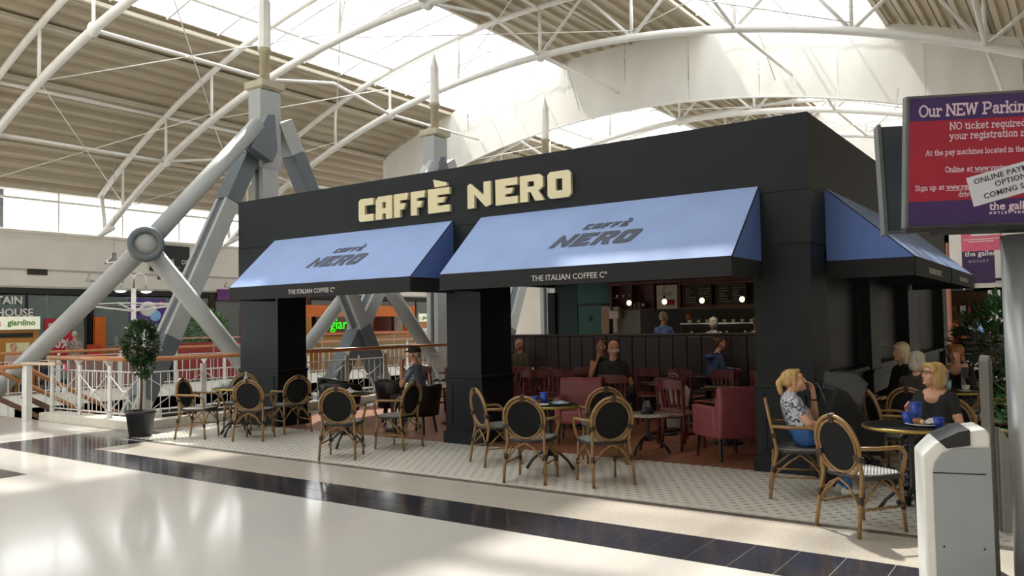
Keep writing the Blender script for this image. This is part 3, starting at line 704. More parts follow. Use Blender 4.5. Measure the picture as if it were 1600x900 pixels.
for k in range(6): G().lathe([(.06, 1.15), (.08, 1.35), (.03, 1.45)], 8, c=(-.9, .6+.33*k, 0)).build('jar', [m_orange, m_red, m_cup][k % 3], s2)
G().box(.02, .16, .0, .35, .2, 2.1).build('orange_jamb', m_orange, s2); G().box(.02, .3, -.2, .1, .85, 1.2).build('red_display', mat('display_red', 'c23b2a', .5), s2)
s3 = shop('shop unit with green planting behind the orange kiosk frame', 9.45, 14.0, m_shopwarm, m_sglass)
s4 = shop('pale shop unit with dark openings beyond the orange kiosk', 14.05, 19.0, m_shopwarm, m_sglass)
s5 = shop('farthest shop unit with red display past the third mast', 19.05, 25.5, m_shopwarm, m_sglass)
for k in range(6): G().box(-.9, -.5, .3+.9*k, .8+.9*k, .3, 1.9).build('red_display', m_red if k % 2 == 0 else m_cup, s5)
for k in range(5): G().box(-.9, -.5, .2+.9*k, .8+.9*k, .3, 2.1).build('display', [m_cup, m_shopdark, m_red][k % 3], s4)
text('window_lettering', 'GER', .35, m_txtw, s4, frame((.03, 3.3, 2.48), (0, 1, 0), (0, 0, 1)), ext=.01)
fc = thing('purple_fascia', 'purple fascia board left of the cafe pillar', 'sign', (XS+.04, 9.6, 0))
G().box(0, .06, 0, 2.6, 2.72, 3.12).build('board', mat('fascia_violet', '7a3a86', .5), fc)
# black shop sign on the bulkhead
bs = thing('bulkhead_sign', 'black shop sign on the white bulkhead behind the round mast joint', 'sign', (XS+.06, 0, 0))
G().box(-.04, .02, 6.95, 8.45, 3.70, 4.62).build('board', mat('sign_black', '1a1c20', .4), bs)
text('lettering', 'CUS', .22, m_txtw, bs, frame((.025, 7.62, 3.98), (0, 1, 0), (0, 0, 1)), ext=.004, bold=.004, spacing=1.1)
text('lettering', 'OE', .22, m_txtw, bs, frame((.025, 8.27, 3.98), (0, 1, 0), (0, 0, 1)), ext=.004, bold=.004, spacing=1.1)
text('lettering', 'LONDON', .13, mat('grey_letters', '8a8a88', .6), bs, frame((.025, 7.75, 3.80), (0, 1, 0), (0, 0, 1)), ext=.003, spacing=1.2)
for k, y in enumerate((3.25, 7.55)):
    v = thing('wall_vent', ['brown louvred vent on the bulkhead at the far left', 'brown louvred vent on the bulkhead under the black sign'][k], 'vent', (XS+.01, y, 3.50), 0, 'bulkhead vents')
    G().box(0, .03, -.3, .3, -.09, .09).build('frame', mat('vent_brown', '5b4c3e', .6), v)
    for q in range(6): G().box(.03, .045, -.27+.09*q, -.21+.09*q, -.07, .07).build('louvre', m_dark, v)
def spotbar(label, y, z, ln):
    t = thing('spotlight_bar', label, 'spotlight', (XS+.5, y, z), 0, 'spotlight bars on the bulkhead')
    G().tube([(0, 0, 0), (0, ln, 0)], .03, 6).build('bar', m_grey, t); G().tube([(-.5, ln/2, 0), (0, ln/2, 0)], .025, 6).build('bracket', m_grey, t)
    for yy in (.1, ln-.1): G().lathe([(.11, -.02), (.10, .02), (.03, .14), (.02, .22)], 10, c=(0, yy, 0)).build('lamp_head', m_chrome, t)
spotbar('pair of spotlights on a bar on the bulkhead above the outdoor shop', 4.5, 3.25, 1.25)
spotbar('pair of spotlights on a bar on the bulkhead right of the black sign', 9.6, 3.2, 1.2)
hp = thing('hanging_bell_lamp', 'chrome bell lamp hanging on a cable left of the mast joint', 'lamp', (-21.2, 4.05, 0))
G().tube([(0, 0, 7.86), (0, 0, 3.95)], .008, 5).build('cable', m_grey, hp); G().lathe([(.26, 3.62), (.22, 3.70), (.08, 3.80), (.07, 3.95)], 14).build('shade', m_chrome, hp)
# lamp post with hooked lamps
lp = thing('lamp_post', 'white post with two hooked lamps and four spreading arms on the far walkway', 'lamp', (-21, 4.55, 0))
G().tube([(0, 0, 0), (0, 0, 2.9)], .07, 10).build('post', m_white, lp)
for s in (-1, 1):
    h = G().tube([(0, 0, 2.75)]+[(0, s*(.20-.20*math.cos(a)), 3.15+.2*math.sin(a)) for a in [PI*i/8 for i in range(9)]]+[(0, s*.40, 2.98)], .025, 6).build('hook_arm', m_white, lp)
    G().lathe([(.20, 2.82), (.19, 2.86), (.06, 2.92), (.03, 3.0)], 14, c=(0, s*.40, 0)).build('lamp_shade', m_grey, h)
    G().ell((0, s*.40, 2.81), (.15, .15, .05), 12, 6).build('lamp_glow', mat('lamp_white', 'f5f2e8', .5, emit='fff6e0', estr=2.5), h)
for a in range(4):
    an = PI/4+a*PI/2; G().tube([(0, 0, 2.22), (1.5*math.cos(an), 1.5*math.sin(an), 2.42)], .03, 6).build('arm', m_white, lp)
G().tube([(1.06, 1.06, 2.42), (-1.06, 1.06, 2.42), (-1.06, -1.06, 2.42), (1.06, -1.06, 2.42), (1.06, 1.06, 2.42)], .02, 6).build('arm_frame', m_white, lp)
ss = thing('purple_shop_sign', 'purple hanging sign with white and pale blue bubbles behind the lamp post', 'sign', (-22.3, 5.75, 0))
G().box(0, .05, -.62, .62, 1.85, 2.65).build('board', m_purple, ss)
G().ell((.06, .0, 2.32), (.02, .30, .24), 14, 8).build('bubble', m_cup, ss); G().ell((.06, .25, 2.1), (.02, .20, .18), 14, 8).build('bubble', mat('pale_blue_print', '7fb0d8', .5), ss)
text('print', 'shake', .15, m_purple, ss, frame((.09, 0, 2.30), (0, 1, 0), (0, 0, 1)), ext=.002); G().ell((.07, .45, 2.5), (.02, .08, .07), 10, 6).build('dot', mat('pink_print', 'd23a78', .5), ss)
G().tube([(0, -.1, 0), (0, -.1, 1.85)], .05, 8).build('post', m_white, ss)
# giardino kiosks
def kiosk_sign(label, loc, w, h, clip=None):
    t = thing('shop_sign', label, 'sign', loc, 0, 'pale signs with green lettering')
    G().box(-.05, 0, -w/2, w/2, -h/2, h/2).build('panel', mat('sign_cream_panel', 'e6e4d0', .5, emit='f2f0dc', estr=.25), t)
    text('lettering', 'giardino', h*.62, m_green, t, frame((.006, .06, -h*.17), (0, 1, 0), (0, 0, 1)), ext=.003, bold=.006)
    text('lettering', 'caffè', h*.22, m_red, t, frame((.006, -w*.43, -h*.1), (0, 0, 1), (0, -1, 0)), ext=.003)
    return t
kiosk_sign('pale sign with green lettering at the far left edge', (-21.9, 1.75, 1.90), 1.1, .36)
kl = thing('kiosk_cabinet', 'orange cabinet with pale menu panel under the pale green lettered sign', 'cabinet', (-22.2, 1.75, 0))
G().box(-.4, .2, -.55, .55, 0, 1.70).build('body', mat('kiosk_ochre', 'a9722c', .5), kl); G().box(.2, .23, -.3, .3, .7, 1.35).build('menu_panel', mat('menu_cream', 'cfc9a0', .5), kl)
G().box(.2, .22, -.5, .4, 1.5, 1.62).build('dark_slot', m_dark, kl)
kk = thing('orange_kiosk', 'orange kiosk with lit green lettering seen through the cafe opening', 'kiosk', (-22.2, 12.0, 0))
W_ = 6.4
G().box(-1.6, 0, 0, W_, 2.05, 2.5).build('header', m_orange, kk); G().box(-.3, 0, 0, .45, 0, 2.05).build('pier', mat('kiosk_ochre', 'a9722c'), kk); G().box(-.3, 0, W_-.5, W_, 0, 2.05).build('pier', m_orange, kk)
G().box(-.3, .02, .45, W_-.5, 0, 1.35).build('counter_front', MATS['kiosk_ochre'], kk); G().box(-1.6, -1.5, 0, W_, 0, 2.05).build('back_panel', mat('kiosk_maroon', '6a2418', .6), kk)
G().box(-.35, .1, .45, W_-.5, 1.35, 1.42).build('counter_top', m_orange, kk)
for k in range(3): G().box(-1.49, -1.2, .6+k*.9, 1.3+k*.9, 1.5, 1.9).build('shelf_box', m_shopwarm, kk)
lt = text('lit_lettering', 'giardino', .60, mat('neon_green', '3fe01e', .4, emit='38e818', estr=.7), kk, frame((.03, 2.35, 1.55), (0, 1, 0), (0, 0, 1)), ext=.01, bold=.003)
text('lit_mark', 'c', .4, mat('neon_red', 'ff3018', .4, emit='ff2810', estr=.8), kk, frame((.03, 1.1, 1.6), (0, 1, 0), (0, 0, 1)), ext=.03, bold=.01)
G().box(-.06, 0, .7, 3.8, 1.42, 2.05).build('lettering_back', mat('kiosk_slat', '5a4636', .6), kk)
G().ell((-.9, 4.5, 1.9), (.13, .13, .13), 10, 8).build('globe_lamp', mat('globe_glow', 'ffcf80', .4, emit='ffc060', estr=8), kk)
kiosk_sign('pale sign with green lettering beside the orange kiosk', (-22.0, 18.95, 1.98), 1.0, .36)
sp_ = thing('sign_stand', 'wooden cabinet under the pale green lettered sign by the kiosk', 'cabinet', (-22.2, 18.95, 0)); G().box(-.3, .16, -.5, .5, 0, 1.79).build('body', MATS['kiosk_ochre'], sp_); G().box(.16, .19, -.3, .3, 1.2, 1.5).build('panel', m_cup, sp_)
kf = thing('orange_frame_kiosk', 'orange framed kiosk front left of the cafe pillar', 'kiosk', (-21.6, 8.9, 0))
G().box(-.2, 0, 0, .25, 0, 2.55).build('jamb', m_orange, kf); G().box(-.2, 0, 0, 2.4, 2.3, 2.6).build('header', m_orange, kf); G().box(-.6, -.5, .25, 2.4, 0, 2.3).build('panel', m_shopwarm, kf); G().box(-.2, 0, 2.2, 2.4, 0, 2.3).build('jamb', m_orange, kf)
# barrier panels of the seating on the far walkway
for k, (y0, y1, m, lab) in enumerate(((5.9, 8.5, mat('barrier_red', '8a2a24', .6), 'red barrier panels of the far cafe seating left of the pillar'), (11.8, 18.2, mat('barrier_wood', '8a6a44', .6, stretch=(1, 8, 1)), 'wooden barrier panels below the orange kiosk'), (2.6, 5.4, mat('barrier_pink', '8a6a62', .6), 'faded red barrier panels of the far seating behind the potted tree'))):
    t = thing('barrier', lab, 'barrier', (-20.9, y0, 0), 0, 'barriers of the far seating')
    n = round((y1-y0)/1.2)
    for i in range(n):
        a = (y1-y0)/n*i; G().box(-.02, .02, a+.02, a+(y1-y0)/n-.02, .05, 1.22 if k < 2 else .80).build('panel', m, t)
        G().box(-.03, .03, a-.02, a+.02, 0, 1.3 if k < 2 else .9).build('post', m_grey, t)
    G().tube([(0, 0, 1.36 if k < 2 else .95), (0, y1-y0, 1.36 if k < 2 else .95)], .03, 6).build('top_rail', mat('barrier_rail_pink', 'c98a80', .5), t)
# lower slab edge of far walkway
g = G(); g.box(-20.47, -20.40, -3.2, 21, -.75, -.0)
struct('trim_3', 'white slab edge of the far walkway', 'trim', g, m_wallw)
# lower level shop glimpsed under the far slab
lowb = thing('lower_shopfront', 'dark lower level shop front with pale posts under the far walkway', 'shop', (-21.5, 0, 0))
G().box(-.2, 0, -6, 22, -4.6, -.75).build('dark_front', m_shopdark, lowb)
for k in range(18): G().box(0, .12, -5.8+1.6*k, -5.5+1.6*k, -4.6, -.75).build('pier', m_wallw, lowb)
# ------------------------------------------------------------------ far end on the right
fe = thing('far_shop', 'distant lit shop beyond the right end of the cafe', 'shop', (-2.6, YF, 0))
G().box(0, 5, 2.0, 2.1, 0, 2.6).build('back_wall', m_shopwarm, fe); G().box(0, 5, 0, 2, -.02, .02).build('shop_floor', m_shopdark, fe); G().box(0, 5, 0, 2, 2.6, 2.7).build('shop_ceiling', m_shopdark, fe)
G().box(-.1, 0, 0, 2, 0, 2.6).build('side_wall', m_shopdark, fe); G().box(5, 5.1, 0, 2, 0, 2.6).build('side_wall', m_shopdark, fe); G().box(1.9, 2.3, -.04, .1, 0, 2.6).build('pier', m_wallw, fe)
for k in range(7):
    for j in range(3): G().box(.2+.28*k, .40+.28*k, 1.6, 1.8, .5+.6*j, .85+.6*j).build('goods', [m_cup, m_red, m_orange, m_shopwarm][(k+j) % 4], fe)
dsk = thing('shop_screen_desk', 'dark desk with lit screen in the distant shop', 'desk', (-.6, 24.5, 0)); G().box(-.6, .6, 0, .5, 0, 1.0).build('desk_body', m_dark, dsk); G().box(-.45, .1, .2, .25, 1.05, 1.45).build('screen', mat('screen_blue', '6f93b8', .4, emit='7fa4c8', estr=.4), dsk)
so = thing('shop_name_sign', 'small black sign with white letters over the distant shop', 'sign', (-1.5, YF-.06, 2.62)); G().box(-.5, .35, -.08, 0, -.02, .42).build('board', m_dark, so); text('lettering', 'op', .34, m_txtw, so, frame((-.02, -.085, .1), (1, 0, 0), (0, 0, 1)), ext=.004, bold=.008)
hb = thing('hanging_banner', 'pink and purple banner hung above the distant shop', 'banner', (-.55, 24.6, 0))
G().box(-.72, .55, 0, .02, 3.95, 4.75).build('pink_sheet', mat('banner_pink', 'd8607c', .6), hb); G().box(-.72, .30, 0, .02, 2.80, 3.95).build('purple_sheet', mat('banner_purple', '3a2350', .6), hb)
text('print', 'the galleria', .26, m_txtw, hb, frame((-.05, -.006, 3.78), (1, 0, 0), (0, 0, 1)), ext=.002, bold=.004); text('print', 'OUTLET', .12, m_txtw, hb, frame((-.2, -.006, 3.55), (1, 0, 0), (0, 0, 1)), ext=.002, spacing=1.6)
G().box(-.40, .50, -.006, 0, 4.5, 4.68).build('note_print', m_txtw, hb); G().box(-.64, .48, -.006, 0, 4.36, 4.39).build('print_line', m_txtw, hb); G().box(-.5, .3, -.006, 0, 4.28, 4.31).build('print_line', m_txtw, hb)
for x in (-.7, .5): G().tube([(x, 0, 4.75), (x, 0, 9.0)], .01, 5).build('hanging_wire', m_grey, hb)
tp = thing('timber_pillar', 'tall golden timber arch pillar behind the right awnings', 'pillar', (-1.65, 20.5, 0))
m_gold = mat('golden_timber', 'b08c54', .5, var=.15, scale=3, stretch=(4, 4, .5))
G().box(-.42, -.18, 0, .5, 0, 4.6).build('upright', m_gold, tp); G().box(.18, .42, 0, .5, 0, 4.6).build('upright', mat('pink_timber', 'a8705e', .5), tp); G().box(-.18, .18, .2, .3, 0, 3.0).build('infill', mat('brown_infill', '7a5a38', .6), tp)
G().box(-.42, .42, 0, .5, 4.0, 4.6).build('head', m_gold, tp)
for k in range(8):
    a = PI/2*k/8; G().box(-.18, -.18+.18*(1-math.cos(a))+.02, 0, .5, 3.2+.1*k, 3.3+.1*k).build('arch_block', m_gold, tp)
tw_ = struct('wall_teal', 'teal blue wall end beside the golden timber pillar', 'wall', G().box(-3.4, -2.2, 20.4, 20.8, 0, 2.9), m_teal)
# ------------------------------------------------------------------ foreground: parking sign
PP = Vector((2.135, -3.52, 0))
ps_ = thing('parking_sign', 'red and purple parking notice screen on a grey pole at the right edge', 'sign', (PP.x, PP.y, 0), R(26))
m_pole = mat('pole_grey', '9b9d9e', .35, metal=.6, var=.04)
m_prp = mat('sign_purple', '371c5a', .35, var=.04); m_crim = mat('sign_crimson', '960d2e', .35, var=.05)
m_case = mat('screen_case', '5c5f5e', .4, var=.05)
G().tube([(0, .16, 0), (0, .16, 2.10)], .115, 24).build('pole', m_pole, ps_)
G().lathe([(.22, 0), (.22, .02), (.13, .05)], 24, c=(0, .16, 0)).build('pole_base', m_pole, ps_)
SW, SB, SH = .655, 2.155, .70
tilt = Matrix.Translation((0, 0, SB)) @ Matrix.Rotation(R(9), 4, 'X')
G().box(-SW-.02, SW+.02, .005, .07, -.03, SH+.015, tilt).build('case', m_case, ps_, bevel=.006)
G().box(-SW-.02, SW+.02, -.02, .07, -.035, -.012, tilt).build('lower_edge', m_dark, ps_)
G().box(-SW, SW, -.002, .006, 0, .135, tilt).build('purple_band', m_prp, ps_); G().box(-SW, SW, -.002, .006, .135, .575, tilt).build('red_panel', m_crim, ps_); G().box(-SW, SW, -.002, .006, .575, SH, tilt).build('purple_band', m_prp, ps_)
bt_ = Matrix.Translation((0, .30, SB-.01)) @ Matrix.Rotation(R(-6), 4, 'X')
G().box(-SW-.04, SW+.04, -.05, .02, 0, SH-.05, bt_).build('rear_screen', mat('rear_screen_slate', '3a444c', .4), ps_, bevel=.006)
G().box(-SW-.06, -SW-.04, -.06, .03, -.01, SH-.04, bt_).build('rear_screen_edge', m_case, ps_)
G().box(-.45, .45, .04, .28, SB-.03, SB+.03).build('bracket', m_dark, ps_)
# slab-serif stroke font for the notice
SF = {
 'O': [[(.5+.42*math.cos(a), .5+.5*math.sin(a)) for a in [2*PI*i/14 for i in range(15)]]], 'N': [[(.12, 0), (.12, 1), (.85, 0), (.85, 1)], '0,0 .3,0', '0,1 .18,1', '.65,1 1,1'],
 'E': [[(.15, 0), (.15, 1)], [(.15, 1), (.8, 1), (.8, .82)], [(.15, .5), (.6, .5)], [(.15, 0), (.82, 0), (.82, .2)], '0,0 .2,0', '0,1 .2,1'],
 'W': [[(.08, 1), (.32, 0), (.6, 1), (.88, 0), (1.12, 1)], '-.05,1 .25,1', '.95,1 1.25,1'], 'P': [[(.18, 0), (.18, 1), (.6, 1), (.8, .88), (.82, .68), (.7, .5), (.5, .44), (.18, .44)], '0,0 .42,0', '0,1 .2,1'],
 'A': [[(.1, 0), (.5, 1), (.9, 0)], [(.25, .36), (.75, .36)], '-.05,0 .28,0', '.72,0 1.05,0'],
 'S': [[(.75, .78), (.72, .94), (.45, 1), (.18, .9), (.16, .7), (.4, .55), (.65, .44), (.78, .25), (.65, .06), (.4, 0), (.15, .08), (.12, .25)]],
 'a': [[(.15, .55), (.3, .66), (.5, .66), (.6, .5), (.6, .05), (.75, .0)], [(.6, .4), (.3, .38), (.12, .2), (.25, .02), (.45, .05), (.6, .2)]],
 'b': [[(.15, 1), (.15, 0)], [(.15, .5), (.35, .66), (.57, .58), (.65, .33), (.57, .08), (.35, 0), (.15, .16)], '0,1 .15,1'],
 'c': [[(.6, .52), (.45, .66), (.22, .6), (.1, .34), (.2, .08), (.42, 0), (.62, .12)]], 'd': [[(.6, 1), (.6, 0), (.75, 0)], [(.6, .5), (.4, .66), (.18, .58), (.1, .33), (.18, .08), (.4, 0), (.6, .16)], '.4,1 .6,1'],
 'e': [[(.1, .36), (.64, .36), (.6, .56), (.38, .67), (.16, .56), (.1, .33), (.18, .08), (.4, 0), (.62, .1)]], 'g': [[(.6, .66), (.6, -.15), (.45, -.3), (.15, -.25)], [(.6, .5), (.4, .66), (.18, .58), (.1, .33), (.18, .08), (.4, 0), (.6, .16)], '.6,.66 .75,.66'],
 'h': [[(.15, 1), (.15, 0)], [(.15, .45), (.35, .66), (.55, .6), (.6, .45), (.6, 0)], '0,1 .15,1', '0,0 .3,0', '.46,0 .75,0'], 'i': [[(.18, .66), (.18, 0)], [(.17, .86), (.19, .92)], '.02,.66 .18,.66', '.02,0 .36,0'],
 'k': [[(.15, 1), (.15, 0)], [(.6, .66), (.17, .3)], [(.3, .42), (.62, 0)], '0,1 .15,1', '0,0 .3,0', '.5,0 .76,0', '.45,.66 .72,.66'], 'l': [[(.18, 1), (.18, 0)], '.02,1 .18,1', '.02,0 .36,0'],
 'm': [[(.12, .66), (.12, 0)], [(.12, .45), (.28, .66), (.45, .6), (.5, .45), (.5, 0)], [(.5, .45), (.66, .66), (.83, .6), (.88, .45), (.88, 0)], '0,.66 .12,.66', '0,0 .26,0', '.38,0 .63,0', '.75,0 1.02,0'],
 'n': [[(.15, .66), (.15, 0)], [(.15, .45), (.35, .66), (.55, .6), (.6, .45), (.6, 0)], '0,.66 .15,.66', '0,0 .3,0', '.46,0 .75,0'], 'o': [[(.37+.27*math.cos(a), .33+.33*math.sin(a)) for a in [2*PI*i/12 for i in range(13)]]],
 'p': [[(.15, .66), (.15, -.3)], [(.15, .5), (.35, .66), (.57, .58), (.65, .33), (.57, .08), (.35, 0), (.15, .16)], '0,.66 .15,.66', '0,-.3 .32,-.3'], 'q': [[(.6, .66), (.6, -.3)], [(.6, .5), (.4, .66), (.18, .58), (.1, .33), (.18, .08), (.4, 0), (.6, .16)], '.44,-.3 .75,-.3'],
 'r': [[(.17, .66), (.17, 0)], [(.17, .42), (.32, .62), (.52, .64), (.54, .5)], '.02,.66 .17,.66', '.02,0 .36,0'], 's': [[(.52, .5), (.48, .63), (.3, .66), (.13, .57), (.16, .42), (.4, .3), (.55, .18), (.46, .03), (.28, 0), (.12, .05), (.1, .17)]],
 't': [[(.22, .9), (.22, .15), (.35, 0), (.52, .08)], [(.05, .64), (.48, .64)]], 'u': [[(.15, .66), (.15, .18), (.25, .02), (.42, .02), (.6, .2)], [(.6, .66), (.6, 0), (.75, 0)], '0,.66 .15,.66', '.46,.66 .6,.66'],
 'v': [[(.08, .66), (.34, 0), (.6, .66)], '-.04,.66 .22,.66', '.46,.66 .72,.66'], 'w': [[(.08, .66), (.27, 0), (.48, .6), (.69, 0), (.88, .66)], '-.04,.66 .2,.66', '.76,.66 1,.66'],
 'y': [[(.08, .66), (.36, .02)], [(.62, .66), (.3, -.2), (.15, -.3), (.02, -.26)], '-.04,.66 .22,.66', '.48,.66 .74,.66'], ',': [[(.12, .06), (.16, 0), (.08, -.15)]], '.': [[(.1, .0), (.14, .06)]], '/': [[(.0, -.1), (.4, 1)]]}
SWD = dict(O=1.0, N=1.05, E=.95, W=1.3, P=.95, A=1.05, S=.92, m=1.1, w=1.0, i=.42, l=.42, r=.6, s=.66, t=.58)
SWD.update({',': .32, '.': .3, ' ': .42, '/': .45})
def slab(parent, txt, size, x, z, m, M, wt=.085, y=-.0035, xs=.85):
    """one mesh per word"""
    cx = 0; words = []; cur = None
    for ch in txt:
        if ch == ' ': cx += .45; cur = None; continue
        if cur is None: cur = G(); words.append(cur)
        for st in SF.get(ch, []):
            pts = [tuple(map(float, q.split(','))) for q in st.split()] if isinstance(st, str) else st
            for (a, b), (c, d) in zip(pts[:-1], pts[1:]):
                L_ = math.hypot(c-a, d-b) or 1e-6; ex = (c-a)/L_; ey = (d-b)/L_; e = wt*.45
                a2, b2, c2, d2 = a-ex*e, b-ey*e, c+ex*e, d+ey*e; nx, ny = -ey*wt, ex*wt
                vs = [M @ Vector((x+(cx+u)*size*xs, y, z+v*size)) for u, v in ((a2-nx, b2-ny), (c2-nx, d2-ny), (c2+nx, d2+ny), (a2+nx, b2+ny))]
                cur.add(vs, [(0, 1, 2, 3)])
        cx += SWD.get(ch, .8)
    for w in words: w.build('lettering', m, parent)
    return x+cx*size
m_sgt = mat('sign_pale_print', 'd9c3d4', .5, var=.02)
slab(ps_, 'Our NEW Parking', .058, -SW+.045, .600, m_sgt, tilt)
slab(ps_, 'NO ticket required,', .036, -SW+.205, .523, m_sgt, tilt); slab(ps_, 'your registration number', .036, -SW+.205, .470, m_sgt, tilt)
slab(ps_, 'At the pay machines located in the', .0275, -SW+.083, .387, m_sgt, tilt, xs=.78)
xe = slab(ps_, 'Online at www.veripark', .0275, -SW+.185, .292, m_sgt, tilt)
slab(ps_, 'Sign up at www.veripark', .0265, -SW+.03, .197, m_sgt, tilt); slab(ps_, 'drive on', .0265, -SW+.255, .155, m_sgt, tilt)
G().box(-SW+.325, -SW+.60, -.005, -.003, .284, .287, tilt).build('underline', m_sgt, ps_); G().box(-SW+.19, -SW+.45, -.005, -.003, .189, .192, tilt).build('underline', m_sgt, ps_)
nm_ = tilt @ Matrix.Translation((-SW+.335, -.006, .095)) @ Matrix.Rotation(R(-15), 4, 'Y')
nt_o = thing('taped_notice', 'white paper notice with dark capitals stuck slanting on the parking sign', 'notice', (PP.x, PP.y, 0), R(26))
G().box(0, .46, -.002, .0015, 0, .165, nm_).build('paper', mat('notice_paper', 'c9cbd6', .6, var=.03), nt_o)
m_ntx = mat('notice_ink', '33304a', .6)
for k, (tx, dx, dz) in enumerate((('ONLINE PAYMENT', .03, .118), ('OPTION', .13, .075), ('COMING SOON', .06, .026))):
    me = text_mesh(tx, .042, ext=.0005, bold=.0006, align='LEFT', spacing=1.05); me.transform(nm_ @ Matrix.Translation((dx, -.0035, dz)) @ Matrix.Rotation(PI/2, 4, 'X')); link('lettering', me, m_ntx, nt_o)
for tx, sz, dx, dz in (('the galleria', .062, .415, .075), ('OUTLET SHOPPING', .018, .415, .052)):
    me = text_mesh(tx, sz, ext=.0005, bold=.0012, align='LEFT', spacing=1.0 if sz > .03 else 1.9); me.transform(tilt @ Matrix.Translation((-SW+dx, -.0035, dz)) @ Matrix.Rotation(PI/2, 4, 'X')); link('logo_lettering', me, m_sgt, ps_)

# ------------------------------------------------------------------ foreground litter bin
bn = thing('litter_bin', 'pale grey litter bin with curved white hood in the right foreground', 'bin', (1.665, -3.45, 0), R(16))
m_bing = mat('bin_grey', '8f9498', .4, var=.04); m_binw = mat('bin_white', 'd9dad6', .35, var=.03)
bw, bd = .172, .17
prof = [(-bw, .0), (bw, 0), (bw, .99), (bw-.02, 1.02), (-bw+.19, .995), (-bw+.07, .935), (-bw, .86)]
G().prism(prof, bd*2, lambda u, v, w: (u, bd-w, v)).build('body', m_binw, bn, bevel=.012)
front = [(-bw+.05, .02), (bw-.002, .02), (bw-.002, .915), (-bw+.17, .905), (-bw+.10, .875), (-bw+.06, .82), (-bw+.05, .76)]
G().prism(front, .012, lambda u, v, w: (u, -bd-.012+w if 0 else -bd-w, v)).build('door_panel', m_bing, bn)
G().prism([(-bw+.085, .945), (-bw+.125, .905), (bw-.10, .925), (bw-.10, 1.012), (-bw+.19, 1.0)], bd*2+.02, lambda u, v, w: (u, bd+.01-w, v)).build('dark_slot', m_dark, bn)
G().box(-bw+.05, bw-.03, -bd-.014, -bd-.011, .765, .772).build('panel_joint', m_dark, bn)
for u in (-.08, .12): G().lathe([(.006, 0), (.006, .004)], 8, M=Matrix.Translation((u, -bd-.012, .36)) @ Matrix.Rotation(PI/2, 4, 'X')).build('rivet', m_dark, bn)
G().box(-bw-.01, bw+.01, -bd-.01, bd+.01, 0, .03).build('foot', m_dark, bn)
# glass menu post behind it
mp_ = thing('menu_post', 'slim grey upright panel behind the litter bin', 'post', (1.80, -2.85, 0), R(30))
G().prism([(-.012, .0), (.02, 0), (.02, 1.36), (.015, 1.39), (.0, 1.40), (-.012, 1.36)], .12, lambda u, v, w: (u, w-.06, v)).build('panel', mat('post_taupe', '57554f', .4), mp_, bevel=.01)
G().box(-.07, .09, -.15, .15, 0, .02).build('base_plate', m_black, mp_); G().prism([(.04, .3), (.10, .3), (.10, .85), (.04, .95)], .16, lambda u, v, w: (u, w-.08, v)).build('leaflet_pocket', mat('pocket_grey', '8f8c86', .4), mp_)
